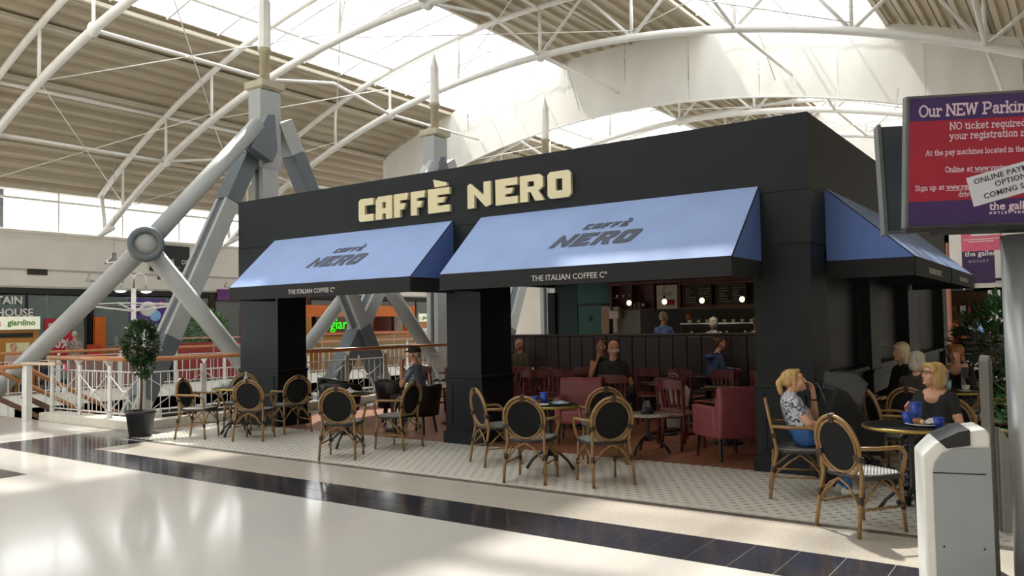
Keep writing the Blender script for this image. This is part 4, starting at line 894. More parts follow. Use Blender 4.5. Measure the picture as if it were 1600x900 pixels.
# ------------------------------------------------------------------ furniture
m_cane = mat('rattan_cane', '8c6c42', .4, var=.22, scale=18)
m_bind = mat('dark_binding', '3a2a1c', .6)
m_mesh = mat('dark_mesh', '17191b', .7, var=.2, scale=60, spec=.2)
m_weave = bpy.data.materials.new('woven_seat'); m_weave.use_nodes = True
_n = m_weave.node_tree.nodes; _l = m_weave.node_tree.links; _b = _n['Principled BSDF']; _t = _n.new('ShaderNodeTexCoord'); _c = _n.new('ShaderNodeTexChecker')
_c.inputs['Scale'].default_value = 60; _c.inputs[1].default_value = lin('2c2d30')+[1]; _c.inputs[2].default_value = lin('b4b4b0')+[1]; _l.new(_t.outputs['Object'], _c.inputs[0]); _l.new(_c.outputs[0], _b.inputs['Base Color']); _b.inputs['Roughness'].default_value = .5
def rattan():
    t = thing('rattan_chair', 'x', 'chair', (0, 0, -50), 0, 'rattan bistro chairs on the terrace')
    tl = .20  # backward lean of the back
    def bk(u, v): return Vector((u, -.20-tl*(v-.45), v))
    # double oval cane frame
    for ro, r in ((.0, .015), (-.033, .012)):
        pts = [bk((.225+ro)*math.cos(a), .655+(.235+ro)*math.sin(a)) for a in [2*PI*i/28 for i in range(28)]]
        G().tube(pts, r, 7, closed=True).build('back_frame', m_cane, t)
    g = G(); g.add([bk(.18*math.cos(a), .655+.19*math.sin(a)) for a in [2*PI*i/24 for i in range(24)]]+[bk(.18*math.cos(a), .655+.19*math.sin(a))+Vector((0, .012, 0)) for a in [2*PI*i/24 for i in range(24)]], [tuple(range(24)), tuple(range(47, 23, -1))]+[(i, (i+1) % 24, 24+(i+1) % 24, 24+i) for i in range(24)])
    g.build('backrest', m_mesh, t)
    for a in (PI/2, PI/2+1.9, PI/2-1.9):
        c = bk(.21*math.cos(a), .655+.218*math.sin(a)); d = Vector((math.cos(a), -tl*math.sin(a), math.sin(a)))
        G().beam(c-d*.034, c+d*.034, .04, .045, (0, 1, 0)).build('binding', m_bind, t)
    # seat
    seat = [(.23*math.cos(a)*(1.0 if math.sin(a) > 0 else .92), .22*math.sin(a)) for a in [2*PI*i/24 for i in range(24)]]
    seat = [(max(-.225, min(.225, 1.15*u)), max(-.205, min(.205, 1.12*v))) for u, v in seat]
    G().prism(seat, .02, lambda u, v, w: (u, v, .435+w)).build('seat', m_weave, t)
    G().tube([(u, v, .428) for u, v in seat], .017, 7, closed=True).build('seat_rim', mat('seat_rim_dark', '2e2b28', .5), t)
    for s in (-1, 1):
        o = G().tube([(s*.20, .17, .45), (s*.215, .20, 0)], [.016, .014], 8).build('leg', m_cane, t); G().lathe([(.019, -.03), (.019, .03)], 8, c=(s*.209, .188, .20)).build('binding', m_bind, o)
        o = G().tube([bk(s*.205, .58), bk(s*.20, .44), (s*.215, -.235, .25), (s*.225, -.27, 0)], .016, 8).build('leg', m_cane, t); G().lathe([(.021, -.03), (.021, .03)], 8, c=(s*.212, -.232, .27)).build('binding', m_bind, o)
        G().tube([bk(s*.222, .66), (s*.255, -.08, .655), (s*.265, .08, .655), (s*.262, .14, .645), (s*.25, .185, .60), (s*.225, .19, .50), (s*.205, .175, .43)], .016, 8).build('armrest', m_cane, t)
        G().tube([(s*.215, .19, .22), (s*.2, .1, .33), (s*.19, 0, .40), (s*.2, -.1, .33), (s*.215, -.23, .22)], .010, 6).build('brace', m_cane, t)
        G().tube([(s*.215, -.235, .20), (s*.215, .19, .20)], .010, 6).build('stretcher', m_cane, t)
    for yy, z in ((.19, .22), (-.235, .22)):
        G().tube([(-.21, yy, z), (-.1, yy, .36), (0, yy, .41), (.1, yy, .36), (.21, yy, z)], .010, 6).build('brace', m_cane, t)
    return t
def facing(frm, to): return math.atan2(-(to[0]-frm[0]), to[1]-frm[1])
_rc = [rattan(), False]
def rchair(x, y, to, label, rz=None, sc=1.0):
    rz = facing((x, y), to) if rz is None else rz
    if not _rc[1]:
        o = _rc[0]; o.location = (x, y, .005); o.rotation_euler = (0, 0, rz); o['label'] = label; _rc[1] = True; return o
    return dup(_rc[0], (x, y, .005), rz, label)
TA, TB, TC, TD, TE = (-8.38, -1.02), (-5.95, -1.02), (-2.60, -1.12), (1.10, -1.28), (1.05, 2.38)
A = rchair
A(-8.72, -1.42, TA, 'leftmost rattan chair at the left terrace table beside the potted tree', rz=R(-62))
A(-7.78, -1.12, TA, 'rattan chair with its back to the viewer at the left terrace table', rz=R(30))
A(-7.95, -.32, TA, 'rattan chair at the left terrace table against the pillar', rz=R(75))
A(-8.95, -.52, TA, 'rattan chair half hidden behind the left terrace table', rz=R(-140))
A(-5.38, -1.62, TB, 'rattan chair with its back to the viewer near the two black tub chairs', rz=R(32))
A(-5.30, -.72, TB, 'rattan chair turned sideways beside the seated man in the cap', rz=R(98))
A(-3.42, -.98, TC, 'rattan chair in front of the middle pillar at the table with blue cups', rz=R(-30))
A(-2.50, -1.62, TC, 'rattan chair nearest the viewer on the left of the table with blue cups', rz=R(15))
A(-2.38, -.30, TC, 'rattan chair on the far side of the table with blue cups', rz=R(38))
A(-1.78, -1.38, TC, 'rattan chair on the right of the table with blue cups', rz=R(52))
A(.10, -1.02, TD, 'rattan chair under the laughing woman by the corner pillar', rz=R(-72))
A(.86, -1.98, TD, 'rattan chair in the right foreground with its back to the viewer', rz=R(-34))
A(1.22, -.62, TD, 'rattan chair under the woman in the black top with glasses', rz=R(168))
A(.72, .30, TE, 'empty rattan chair seen side on behind the black coat', rz=R(-60))
A(.95, 2.95, TE, 'rattan chair under the woman with curly hair', rz=R(178))
A(1.82, -.45, TD, 'rattan chair at the right edge behind the bin and the pole', rz=R(70))
A(1.48, 2.05, TE, 'rattan chair at the right edge by the shrub', rz=R(75))
# bistro tables
def bistro(x, y, label, r=.33, h=.735, rim=True, topm=None, feet=4, rz=.3):
    t = thing('bistro_table', label, 'table', (x, y, .005), rz, 'round bistro tables on the terrace')
    G().lathe([(.001, h-.022), (r, h-.022), (r+.006, h-.011), (r, h), (.001, h)], 28).build('tabletop', topm or mat('black_laminate', '151516', .4), t)
    if rim: G().lathe([(r+.004, h-.026), (r+.012, h-.02), (r+.012, h-.004), (r+.003, h+.001), (r-.004, h+.001)], 28, ring=True).build('rim', m_brass, t)
    G().lathe([(.05, .17), (.032, .22), (.022, .30), (.028, .45), (.022, .6), (.03, .66), (.10, h-.03)], 12).build('column', m_black, t)
    for k in range(feet):
        a = 2*PI*k/feet; G().tube([(.02*math.cos(a), .02*math.sin(a), .22), (.12*math.cos(a), .12*math.sin(a), .19), (.21*math.cos(a), .21*math.sin(a), .11), (.27*math.cos(a), .27*math.sin(a), .02)], [.018, .017, .015, .02], 7).build('foot', m_black, t)
    return t
bistro(*TA, 'round table by the potted tree with glasses and a bottle')
bistro(*TB, 'round table in front of the black tub chairs')
bistro(*TC, 'round table with blue cups and plates before the middle pillar')
bistro(*TD, 'round brass rimmed table between the two women at the right', r=.37)
bistro(*TE, 'round brass rimmed table of the woman with curly hair', r=.33)
bistro(-2.15, .42, 'low round marble table inside the pillar line', r=.30, h=.50, rim=False, topm=mat('grey_marble', '9c978f', .25, var=.2, scale=5), feet=3)
# table ware
def put(g, name, m, x, y, z, label, cat, grp=None):
    o = g.build(name, m); o.location = (x, y, z); return tag(o, label, cat, grp)
ZT_ = .741
m_blue = mat('blue_cup', '2346a8', .35, var=.08); m_plate = mat('blue_grey_plate', '7d93a0', .3)
def cup(x, y, z, h, r, m, label, cat='cup', grp=None):
    t = thing('paper_cup', label, cat, (x, y, z), 0, grp); G().lathe([(r*.75, 0), (r, h), (r*.93, h), (r*.7, .012), (.001, .01)], 16).build('body', m, t); G().lathe([(r*.98, h-.004), (r*1.05, h), (r*1.03, h+.008), (r*.95, h+.006)], 16).build('lip', m, t); return t
cup(TC[0]-.13, TC[1]-.10, ZT_, .085, .045, m_blue, 'short blue cup on the table before the middle pillar'); cup(TC[0]-.06, TC[1]-.01, ZT_, .125, .045, m_blue, 'tall blue cup on the table before the middle pillar')
def plate(x, y, z, r, m, label):
    o = put(G().lathe([(r*.55, 0), (r*.6, .004), (r, .016), (r*.97, .02), (r*.55, .008), (.001, .007)], 20), 'plate', m, x, y, z, label, 'plate', 'plates on the terrace tables'); return o
plate(TC[0]+.13, TC[1]+.03, ZT_, .10, m_plate, 'blue grey plate with crumpled napkin before the middle pillar'); plate(TC[0]+.02, TC[1]-.18, ZT_, .085, m_cup, 'white plate at the front of the table before the middle pillar')
plate(TC[0]+.02, TC[1]+.16, ZT_, .085, m_plate, 'blue grey saucer at the back of the table before the middle pillar')
def napkin(x, y, z, s, label, m):
    rr = random.Random(x*7+y); g = G(); vs = []; fs = []; n = 7
    for i in range(n):
        for j in range(n): vs.append(((i/(n-1)-.5)*s, (j/(n-1)-.5)*s, .004+rr.random()*s*.35*(1-abs(i-3)/4)*(1-abs(j-3)/4)))
    for i in range(n-1):
        for j in range(n-1): q = i*n+j; fs.append((q, q+n, q+n+1, q+1))
    g.add(vs, fs, True); return put(g, 'napkin', m, x, y, z, label, 'napkin')
napkin(TC[0]+.14, TC[1]+.03, ZT_+.012, .13, 'crumpled grey napkin on the plate before the middle pillar', mat('napkin_grey', '9aa0a3', .8))
cup(TD[0]-.02, TD[1]+.02, ZT_, .10, .05, m_blue, 'short blue cup at the left of the plate on the right hand table'); cup(TD[0]+.02, TD[1]+.16, ZT_, .17, .05, m_blue, 'tall blue cup in the hand of the woman with glasses')
cup(TD[0]+.22, TD[1]-.06, ZT_, .075, .042, m_blue, 'low blue cup at the right of the plate on the right hand table')
plate(TD[0]+.10, TD[1]+.02, ZT_, .15, m_cup, 'large white plate with a half eaten pastry on the right hand table'); napkin(TD[0]+.16, TD[1]+.06, ZT_+.016, .16, 'white napkin on the large plate on the right hand table', m_cup)
ptr = thing('pastry', 'half eaten pastry on the large white plate', 'food', (TD[0]+.06, TD[1]-.02, ZT_+.017)); G().ell((0, 0, .025), (.045, .03, .025), 10, 6).build('crust', mat('pastry_brown', '9a6a3c', .8, var=.3, scale=30, bump=.4), ptr); G().ell((.035, -.015, .02), (.022, .02, .018), 8, 6).build('filling', mat('pastry_pale', 'd2b48a', .8), ptr)
for k, (dx, dy) in enumerate(((-.16, -.1), (-.02, -.14))):
    o = link('drinking_glass', glm, None); o.location = (TA[0]+dx, TA[1]+dy, ZT_); o.scale = (1.3, 1.3, .9); tag(o, 'clear glass on the table by the potted tree, %s one' % ['left', 'right'][k], 'glass', 'glasses on the left table')
wb = thing('water_bottle', 'small clear water bottle on the table by the potted tree', 'bottle', (TA[0]+.18, TA[1]+.05, ZT_)); G().lathe([(.03, 0), (.033, .02), (.033, .14), (.012, .19), (.012, .22)], 12).build('bottle_body', MATS['tumbler_glass'], wb); G().lathe([(.014, .22), (.014, .24)], 10).build('cap', m_cup, wb)
cup(TE[0]-.12, TE[1]-.02, ZT_, .12, .04, mat('pale_blue_cup', 'a9c3cf', .3), 'pale blue tumbler on the table of the woman with curly hair'); cup(TE[0]+.08, TE[1]-.12, ZT_+.014, .06, .045, m_cup, 'white coffee cup on the table of the woman with curly hair')
plate(TE[0]+.08, TE[1]-.12, ZT_, .08, m_cup, 'white saucer under the coffee cup of the woman with curly hair')
napkin(TB[0]+.02, TB[1]+.05, ZT_, .22, 'folded newspaper on the table before the tub chairs', mat('newsprint', 'a8a49c', .9, var=.2, scale=30))

# black tub chairs
m_leath = mat('black_leather', '1c1b1d', .36, var=.1, scale=10)
def tub(x, y, rz, label, first=[None]):
    if first[0] is not None: return dup(first[0], (x, y, .005), rz, label)
    t = thing('tub_chair', label, 'chair', (x, y, .005), rz, 'black leather tub chairs'); first[0] = t
    n = 22; vs = []; fs = []
    for i in range(n+1):
        a = PI*(-.12)+PI*1.24*i/n; b = a+PI
        hh = .74-.07*(abs(i-n/2)/(n/2))**2
        for r, z in ((.30, .28), (.36, hh-.02), (.345, hh+.01), (.315, hh+.01), (.29, hh-.02), (.25, .30)):
            vs.append((r*math.cos(b), r*math.sin(b)*.95, z))
    for i in range(n):
        for j in range(6): fs.append((i*6+j, i*6+(j+1) % 6, (i+1)*6+(j+1) % 6, (i+1)*6+j))
    fs += [tuple(range(6))[::-1], tuple(n*6+j for j in range(6))]
    G().add(vs, fs, True).build('shell', m_leath, t)
    G().lathe([(.26, .27), (.285, .30), (.285, .40), (.25, .43), (.001, .44)], 22).build('seat_cushion', m_leath, t)
    for a in (45, 135, 225, 315): G().tube([(.21*math.cos(R(a)), .21*math.sin(R(a)), .28), (.26*math.cos(R(a)), .26*math.sin(R(a)), 0)], [.022, .016], 7).build('leg', m_black, t)
    return t
tub(-7.62, .42, R(25), 'black tub chair with a bright rim right behind the left rattan chair'); tub(-7.25, 1.30, R(-40), 'black tub chair behind the table, turned to the left'); tub(-8.60, 1.25, R(-30), 'black tub chair half hidden by the left pillar'); tub(-6.02, .55, R(100), 'black tub chair under the man in the cap')
# pink armchairs
m_pink = mat('pink_leather', '8c484e', .38, var=.1, scale=8)
def armchair(x, y, rz, label):
    t = thing('armchair', label, 'armchair', (x, y, .005), rz, 'pink leather armchairs')
    G().box(-.24, .24, -.2, .28, .27, .44).build('seat', m_pink, t, bevel=.03)
    G().prism([(-.30, .26), (-.18, .26), (-.20, .60), (-.24, .86), (-.33, .86), (-.34, .6)], .60, lambda u, v, w: (.30-w, u, v)).build('backrest', m_pink, t, bevel=.03)
    for s in (-1, 1):
        G().box(s*.27-.045, s*.27+.045, -.22, .30, .26, .63).build('armrest', m_pink, t, bevel=.025)
        for yy in (-.24, .24): G().tube([(s*.25, yy, .27), (s*.265, yy*1.12, 0)], [.024, .016], 4, smooth=False).build('leg', mat('dark_wood_leg', '241a16', .4), t)
    return t
armchair(-1.22, .68, R(52), 'pink leather armchair beside the corner pillar'); armchair(-3.45, .98, R(205), 'pink leather armchair behind the table with blue cups')
# red wooden chairs
m_redw = mat('red_stained_wood', '5c1a1a', .35, var=.2, scale=8, stretch=(6, 6, 1)); m_seatp = mat('sheen_pale_seat', '8f6355', .2, var=.15)  # seat base colour lightened to carry the pale sheen on the seats
def wchair(x, y, rz, label, first=[None]):
    if first[0] is not None: return dup(first[0], (x, y, .005), rz, label)
    t = thing('wooden_chair', label, 'chair', (x, y, .005), rz, 'red stained wooden chairs inside the cafe'); first[0] = t
    G().prism([(-.19, -.19), (.19, -.19), (.215, .19), (-.215, .19)], .03, lambda u, v, w: (u, v, .435+w)).build('seat', m_seatp, t, bevel=.01)
    for s in (-1, 1):
        G().beam((s*.18, .165, .435), (s*.19, .175, 0), .035, .035, (0, 1, 0), .026, .026).build('leg', m_redw, t)
        G().tube([(s*.17, -.24, 0), (s*.17, -.18, .3), (s*.17, -.18, .46), (s*.18, -.24, .86)], .019, 6).build('leg', m_redw, t)
        G().beam((s*.178, -.19, .2), (s*.188, .17, .2), .018, .03).build('stretcher', m_redw, t)
    n = 8; g = G(); vs = []; fs = []
    for i in range(n+1):
        u = i/n*2-1; yc = -.235-.03*(1-u*u)
        for dy, z in ((-.012, .77), (.012, .77), (.012, .88+.012*(1-u*u)), (-.012, .88+.012*(1-u*u))): vs.append((u*.205, yc+dy, z))
    for i in range(n):
        for j in range(4): fs.append((i*4+j, i*4+(j+1) % 4, (i+1)*4+(j+1) % 4, (i+1)*4+j))
    g.add(vs, fs+[(3, 2, 1, 0), (n*4, n*4+1, n*4+2, n*4+3)]).build('top_rail', m_redw, t)
    for u in (-.11, -.04, .04, .11): G().beam((u, -.19, .50), (u*1.05, -.245, .79), .03, .012, (0, 1, 0)).build('slat', m_redw, t)
    G().beam((-.17, -.19, .50), (.17, -.19, .50), .02, .04).build('back_rail', m_redw, t); G().beam((-.19, .17, .3), (.19, .17, .3), .018, .03).build('stretcher', m_redw, t)
    return t
m_tabd = mat('dark_wood_top', '3a221c', .22, var=.15, scale=5, stretch=(1, 6, 1))
def ctable(x, y, label, sq=False, first={}):
    if sq in first: return dup(first[sq], (x, y, .005), 0, label)
    t = thing('cafe_table', label, 'table', (x, y, .005), 0, 'dark tables inside the cafe'); first[sq] = t
    if sq: G().box(-.33, .33, -.33, .33, .71, .745).build('tabletop', m_tabd, t, bevel=.008)
    else: G().lathe([(.001, .715), (.34, .715), (.35, .73), (.34, .745), (.001, .745)], 24).build('tabletop', m_tabd, t)
    G().lathe([(.20, 0), (.20, .02), (.06, .05), (.035, .12), (.035, .66), (.12, .715)], 14).build('pedestal', m_black, t)
    return t
C_ = wchair; T_ = ctable
T_(-6.35, 1.75, 'dark round table left of the middle pillar by the railing')
C_(-6.75, 2.35, R(-140), 'red wooden chair facing the round table by the railing'); C_(-6.25, 2.55, R(180), 'red wooden chair behind the round table by the railing'); C_(-5.75, 1.9, R(90), 'red wooden chair just left of the middle pillar'); C_(-5.75, 2.65, R(170), 'red wooden chair half hidden by the middle pillar')
T_(-7.6, 3.35, 'dark round table in the back left corner of the cafe'); C_(-7.7, 2.75, R(0), 'red wooden chair at the back left table by the railing')
T_(-5.9, 3.85, 'dark square table before the banquette in front of the man in olive', True); C_(-5.85, 3.25, R(5), 'red wooden chair facing the man in olive'); C_(-5.2, 3.2, R(-20), 'second red wooden chair before the banquette from the left'); C_(-5.05, 2.35, R(20), 'red wooden chair with tall back near the middle pillar')
T_(-4.75, 3.9, 'dark square table with white cups before the banquette', True); C_(-4.6, 3.3, R(0), 'red wooden chair at the table with white cups'); C_(-4.55, 2.15, R(-160), 'red wooden chair behind the pink armchair')
T_(-4.15, 2.2, 'dark round table left of the bald man'); C_(-4.75, 1.65, R(-40), 'red wooden chair between the middle pillar and the pink armchair')
T_(-3.75, 3.9, 'dark square table before the woman leaning on her hand', True); C_(-3.45, 3.25, R(10), 'red wooden chair turned away beside the bald man')
T_(-2.75, 2.2, 'dark round table right of the bald man'); C_(-3.28, 1.72, R(18), 'red wooden chair under the bald man'); C_(-2.35, 1.6, R(20), 'red wooden chair right of the bald man with its back to the viewer')
C_(-2.2, 2.75, R(160), 'red wooden chair across the round table from the viewer')
T_(-1.62, 1.75, 'dark round table beside the pink armchair'); C_(-1.98, 1.12, R(-18), 'red wooden chair with its back to the viewer beside the marble table'); C_(-1.15, 1.95, R(95), 'red wooden chair behind the pink armchair by the corner pillar'); C_(-1.45, 2.4, R(170), 'red wooden chair on the far side of the round table')
T_(-2.75, 3.9, 'dark square table in front of the person in the blue hoodie', True); C_(-2.85, 3.3, R(-5), 'red wooden chair facing the person in the blue hoodie'); C_(-2.2, 3.35, R(10), 'red wooden chair right of the blue hoodie')
T_(-1.6, 3.9, 'dark square table with the black laptop before the banquette', True); C_(-1.55, 3.3, R(0), 'red wooden chair before the laptop table'); C_(-.95, 3.4, R(30), 'red wooden chair beside the corner pillar at the back')
lt_ = thing('laptop', 'open black laptop on the square table by the corner pillar', 'laptop', (-1.7, 3.85, .75)); G().box(-.17, .17, -.12, .12, 0, .018).build('keyboard', m_black, lt_); G().box(-.17, .17, -.012, 0, 0, .23, Matrix.Translation((0, -.12, .01)) @ Matrix.Rotation(R(14), 4, 'X')).build('screen', m_black, lt_)
for k, (x, y, lab) in enumerate(((-4.85, 3.85, 'white coffee cup left on the square table before the banquette'), (-4.62, 3.95, 'white coffee cup right on the square table before the banquette'), (-6.1, 3.75, 'white coffee cup on the table of the man in olive'))):
    o = link('coffee_cup', cupm, None); o.location = (x, y, .752); tag(o, lab, 'cup', 'cups on the banquette tables')
bg_ = thing('carrier_bag', 'white plastic carrier bag beside the bald man', 'bag', (-2.88, 2.85, 0)); g = G(); vs = []; fs = []; rr = random.Random(9)
for k, (r, z) in enumerate(((.16, .005), (.2, .15), (.19, .45), (.2, .7), (.13, .86), (.05, .95))):
    for j in range(12): a = 2*PI*j/12; q = r*(1+.18*(rr.random()-.5)); vs.append((q*math.cos(a)*1.2, q*math.sin(a)*.6, z+.03*rr.random()))
for k in range(5):
    for j in range(12): fs.append((k*12+j, k*12+(j+1) % 12, (k+1)*12+(j+1) % 12, (k+1)*12+j))
g.add(vs, fs, True).build('plastic', mat('bag_white', 'b9b9b6', .4), bg_); G().tube([(-.05, 0, .94), (-.06, 0, 1.0), (0, 0, 1.03), (.06, 0, 1.0), (.05, 0, .94)], .008, 5).build('bag_handle', MATS['bag_white'], bg_); bg_.scale = (1.1, 1.1, .82)
# pushchair with black cover beside the laughing woman
pc = thing('pushchair', 'black pushchair with clear rain cover beside the laughing woman', 'pushchair', (.38, -.12, 0), R(-60))
G().prism([(-.26, .32), (.22, .30), (.26, .55), (.12, .60), (-.10, .92), (-.22, .98), (-.30, .70)], .44, lambda u, v, w: (w-.22, u, v)).build('seat_unit', mat('pram_black', '141416', .6), pc, bevel=.03)
G().prism([(-.24, .9), (.02, .80), (.10, 1.0), (-.02, 1.10), (-.2, 1.10)], .40, lambda u, v, w: (w-.20, u, v)).build('rain_cover', pane_mat('clear_vinyl', '8a8e92', .82, .15), pc)
for s in (-1, 1):
    G().tube([(s*.21, .24, .14), (s*.22, -.24, .62), (s*.22, -.38, 1.0)], .014, 6).build('frame_tube', m_black, pc); G().tube([(s*.21, -.28, .14), (s*.2, .12, .5)], .014, 6).build('frame_tube', m_grey, pc)
    for yy in (-.28, .26): w = G().lathe([(.06, -.02), (.095, -.02), (.10, 0), (.095, .02), (.06, .02)], 16, M=Matrix.Translation((s*.22, yy, .10)) @ Matrix.Rotation(PI/2, 4, 'Y')).build('wheel', m_black, pc)
G().tube([(-.22, -.38, 1.0), (.22, -.38, 1.0)], .016, 6).build('handle', m_black, pc)
# red mall chair at the side
rd = wchair(.42, 2.20, R(130), 'red wooden chair under the blonde woman in black outside the side wall')

# ------------------------------------------------------------------ plants
m_leaf = mat('leaf_dark', '2f4a26', .6, var=.35, scale=3); m_leaf2 = mat('leaf_glossy', '35562c', .3, var=.35, scale=2)
m_soil = mat('soil', '3a2c20', .9); m_pot = mat('pot_charcoal', '2a2b2d', .5); m_bark = mat('bark', '6b5540', .8, var=.2, scale=20)
def leaves(center, rad, n, L, seed, shape='ball', droop=0):
    rr = random.Random(seed); g = G()
    for i in range(n):
        while True:
            p = Vector((rr.uniform(-1, 1), rr.uniform(-1, 1), rr.uniform(-1, 1)))
            if .35 < p.length < 1: break
        if rr.random() < .7: p = p.normalized()*rr.uniform(.72, 1.03)
        c = Vector(center)+Vector((p.x*rad[0], p.y*rad[1], p.z*rad[2])); d = (p.normalized()+Vector((rr.uniform(-.7, .7), rr.uniform(-.7, .7), rr.uniform(-.5, .7)-droop))).normalized()
        a = d.cross(Vector((0, 0, 1)));
        if a.length < .1: a = Vector((1, 0, 0))
        a.normalize(); b = a.cross(d); l = L*rr.uniform(.7, 1.25); w = l*.24
        g.add([c, c+d*l*.5+a*w+b*l*.05, c+d*l*.97-b*l*.08, c+d*l*.5-a*w+b*l*.05], [(0, 1, 2), (0, 2, 3)])
    return g
def pot(t, r, h, z=0):
    o = G().lathe([(r*.78, z), (r, z+h-.05), (r*1.06, z+h-.05), (r*1.06, z+h), (r*.95, z+h), (r*.9, z+h-.04), (.001, z+h-.04)], 22).build('pot', m_pot, t); G().lathe([(.001, z+h-.045), (r*.93, z+h-.035), (.001, z+h-.03)], 20).build('soil', m_soil, o)
bt2 = thing('potted_bay_tree', 'potted bay tree with ball crown standing by the void railing', 'potted plant', (-9.72, -1.78, 0))
pot(bt2, .21, .40); G().tube([(0, 0, .36), (.01, .01, .8), (0, -.01, 1.25)], [.025, .02, .02], 8).build('trunk', m_bark, bt2)
for k in range(6): a = k*PI/3; G().tube([(0, 0, 1.1), (.2*math.cos(a), .2*math.sin(a), 1.42)], [.012, .006], 5).build('branch', m_bark, bt2)
g = leaves((0, 0, 1.45), (.25, .25, .33), 1700, .085, 2); g.v += []; l2 = leaves((.08, 0, 1.12), (.13, .13, .2), 350, .085, 4); g.add(l2.v, l2.f); g.build('foliage', m_leaf, bt2, kind='stuff')
sh = thing('potted_laurel', 'tall glossy leaved shrub in a planter behind the grey pole', 'potted plant', (1.42, 4.15, 0))
pot(sh, .30, .5)
for k in range(9):
    a = k*.7; G().tube([(.05*math.cos(a), .05*math.sin(a), .45), (.3*math.cos(a), .3*math.sin(a), 1.1), (.42*math.cos(a), .42*math.sin(a), 1.6)], [.016, .012, .006], 5).build('stem', m_bark, sh)
leaves((0, 0, 1.1), (.62, .62, .78), 1500, .17, 5, droop=.2).build('foliage', m_leaf2, sh, kind='stuff')
p3 = thing('planter', 'dark tapered planter at the right edge behind the pole', 'planter', (2.02, -1.75, 0)); pot(p3, .22, .6); leaves((0, 0, .85), (.25, .25, .3), 300, .12, 6).build('foliage', m_leaf2, p3, kind='stuff')
hd = thing('green_hedge', 'clipped green planting behind the red barrier left of the pillar', 'hedge', (-21.6, 7.4, 0)); G().box(-.3, .3, -.7, .7, 0, 1.0).build('trough', m_pot, hd); leaves((0, 0, 1.55), (.4, .8, .7), 900, .16, 8).build('foliage', mat('leaf_bright', '4f8a34', .5, var=.3), hd, kind='stuff')
# ------------------------------------------------------------------ people
def capsule_g(g, a, b, ra, rb, n=12):
    a = Vector(a); b = Vector(b)
    g.tube([a, b], [ra, rb], n); g.ell(a, (ra,)*3, n, 8); g.ell(b, (rb,)*3, n, 8)
def remesh(g, voxel, smooth, name):
    me = g.mesh(name); o = bpy.data.objects.new('tmp', me); COL.objects.link(o)
    m = o.modifiers.new('r', 'REMESH'); m.mode = 'VOXEL'; m.voxel_size = voxel
    if smooth: k = o.modifiers.new('s', 'SMOOTH'); k.factor = .5; k.iterations = smooth
    dg = bpy.context.evaluated_depsgraph_get(); out = bpy.data.meshes.new_from_object(o.evaluated_get(dg))
    bpy.data.objects.remove(o); bpy.data.meshes.remove(me); out.name = name
    out.polygons.foreach_set('use_smooth', [True]*len(out.polygons)); return out
def hand(caps, w, d, n, side, curl, s):
    w = Vector(w); d = Vector(d).normalized(); n = Vector(n); n = (n-d*n.dot(d)).normalized(); lat = d.cross(n)*side
    Ls = (.072, .08, .074, .056)
    for i in range(4):
        k = w+(d*.088+lat*((i-1.5)*.0215)-n*0)*s; caps.append((w+lat*((i-1.5)*.012*s), k, .015*s, .0125*s, 'skin'))
        p = k; dd = d+lat*((i-1.5)*.06); dd.normalize()
        for j, f in enumerate((.45, .32, .26)):
            an = curl*(.45+.55*j)+.05*i; q = p+(dd*math.cos(an)+n*math.sin(an))*Ls[i]*f*1.05*s; r0 = (.0098-.001*j)*s; caps.append((p, q, r0, r0*.92, 'skin')); p = q
    b = w+(d*.028-lat*.026)*s; t1 = b+(d*.030-lat*.026+n*.012)*s; t2 = t1+(d*.030-lat*.008+n*.014*(1+curl))*s
    caps.append((w+d*.01*s, b, .016*s, .015*s, 'skin')); caps.append((b, t1, .0145*s, .0115*s, 'skin')); caps.append((t1, t2, .0115*s, .009*s, 'skin'))
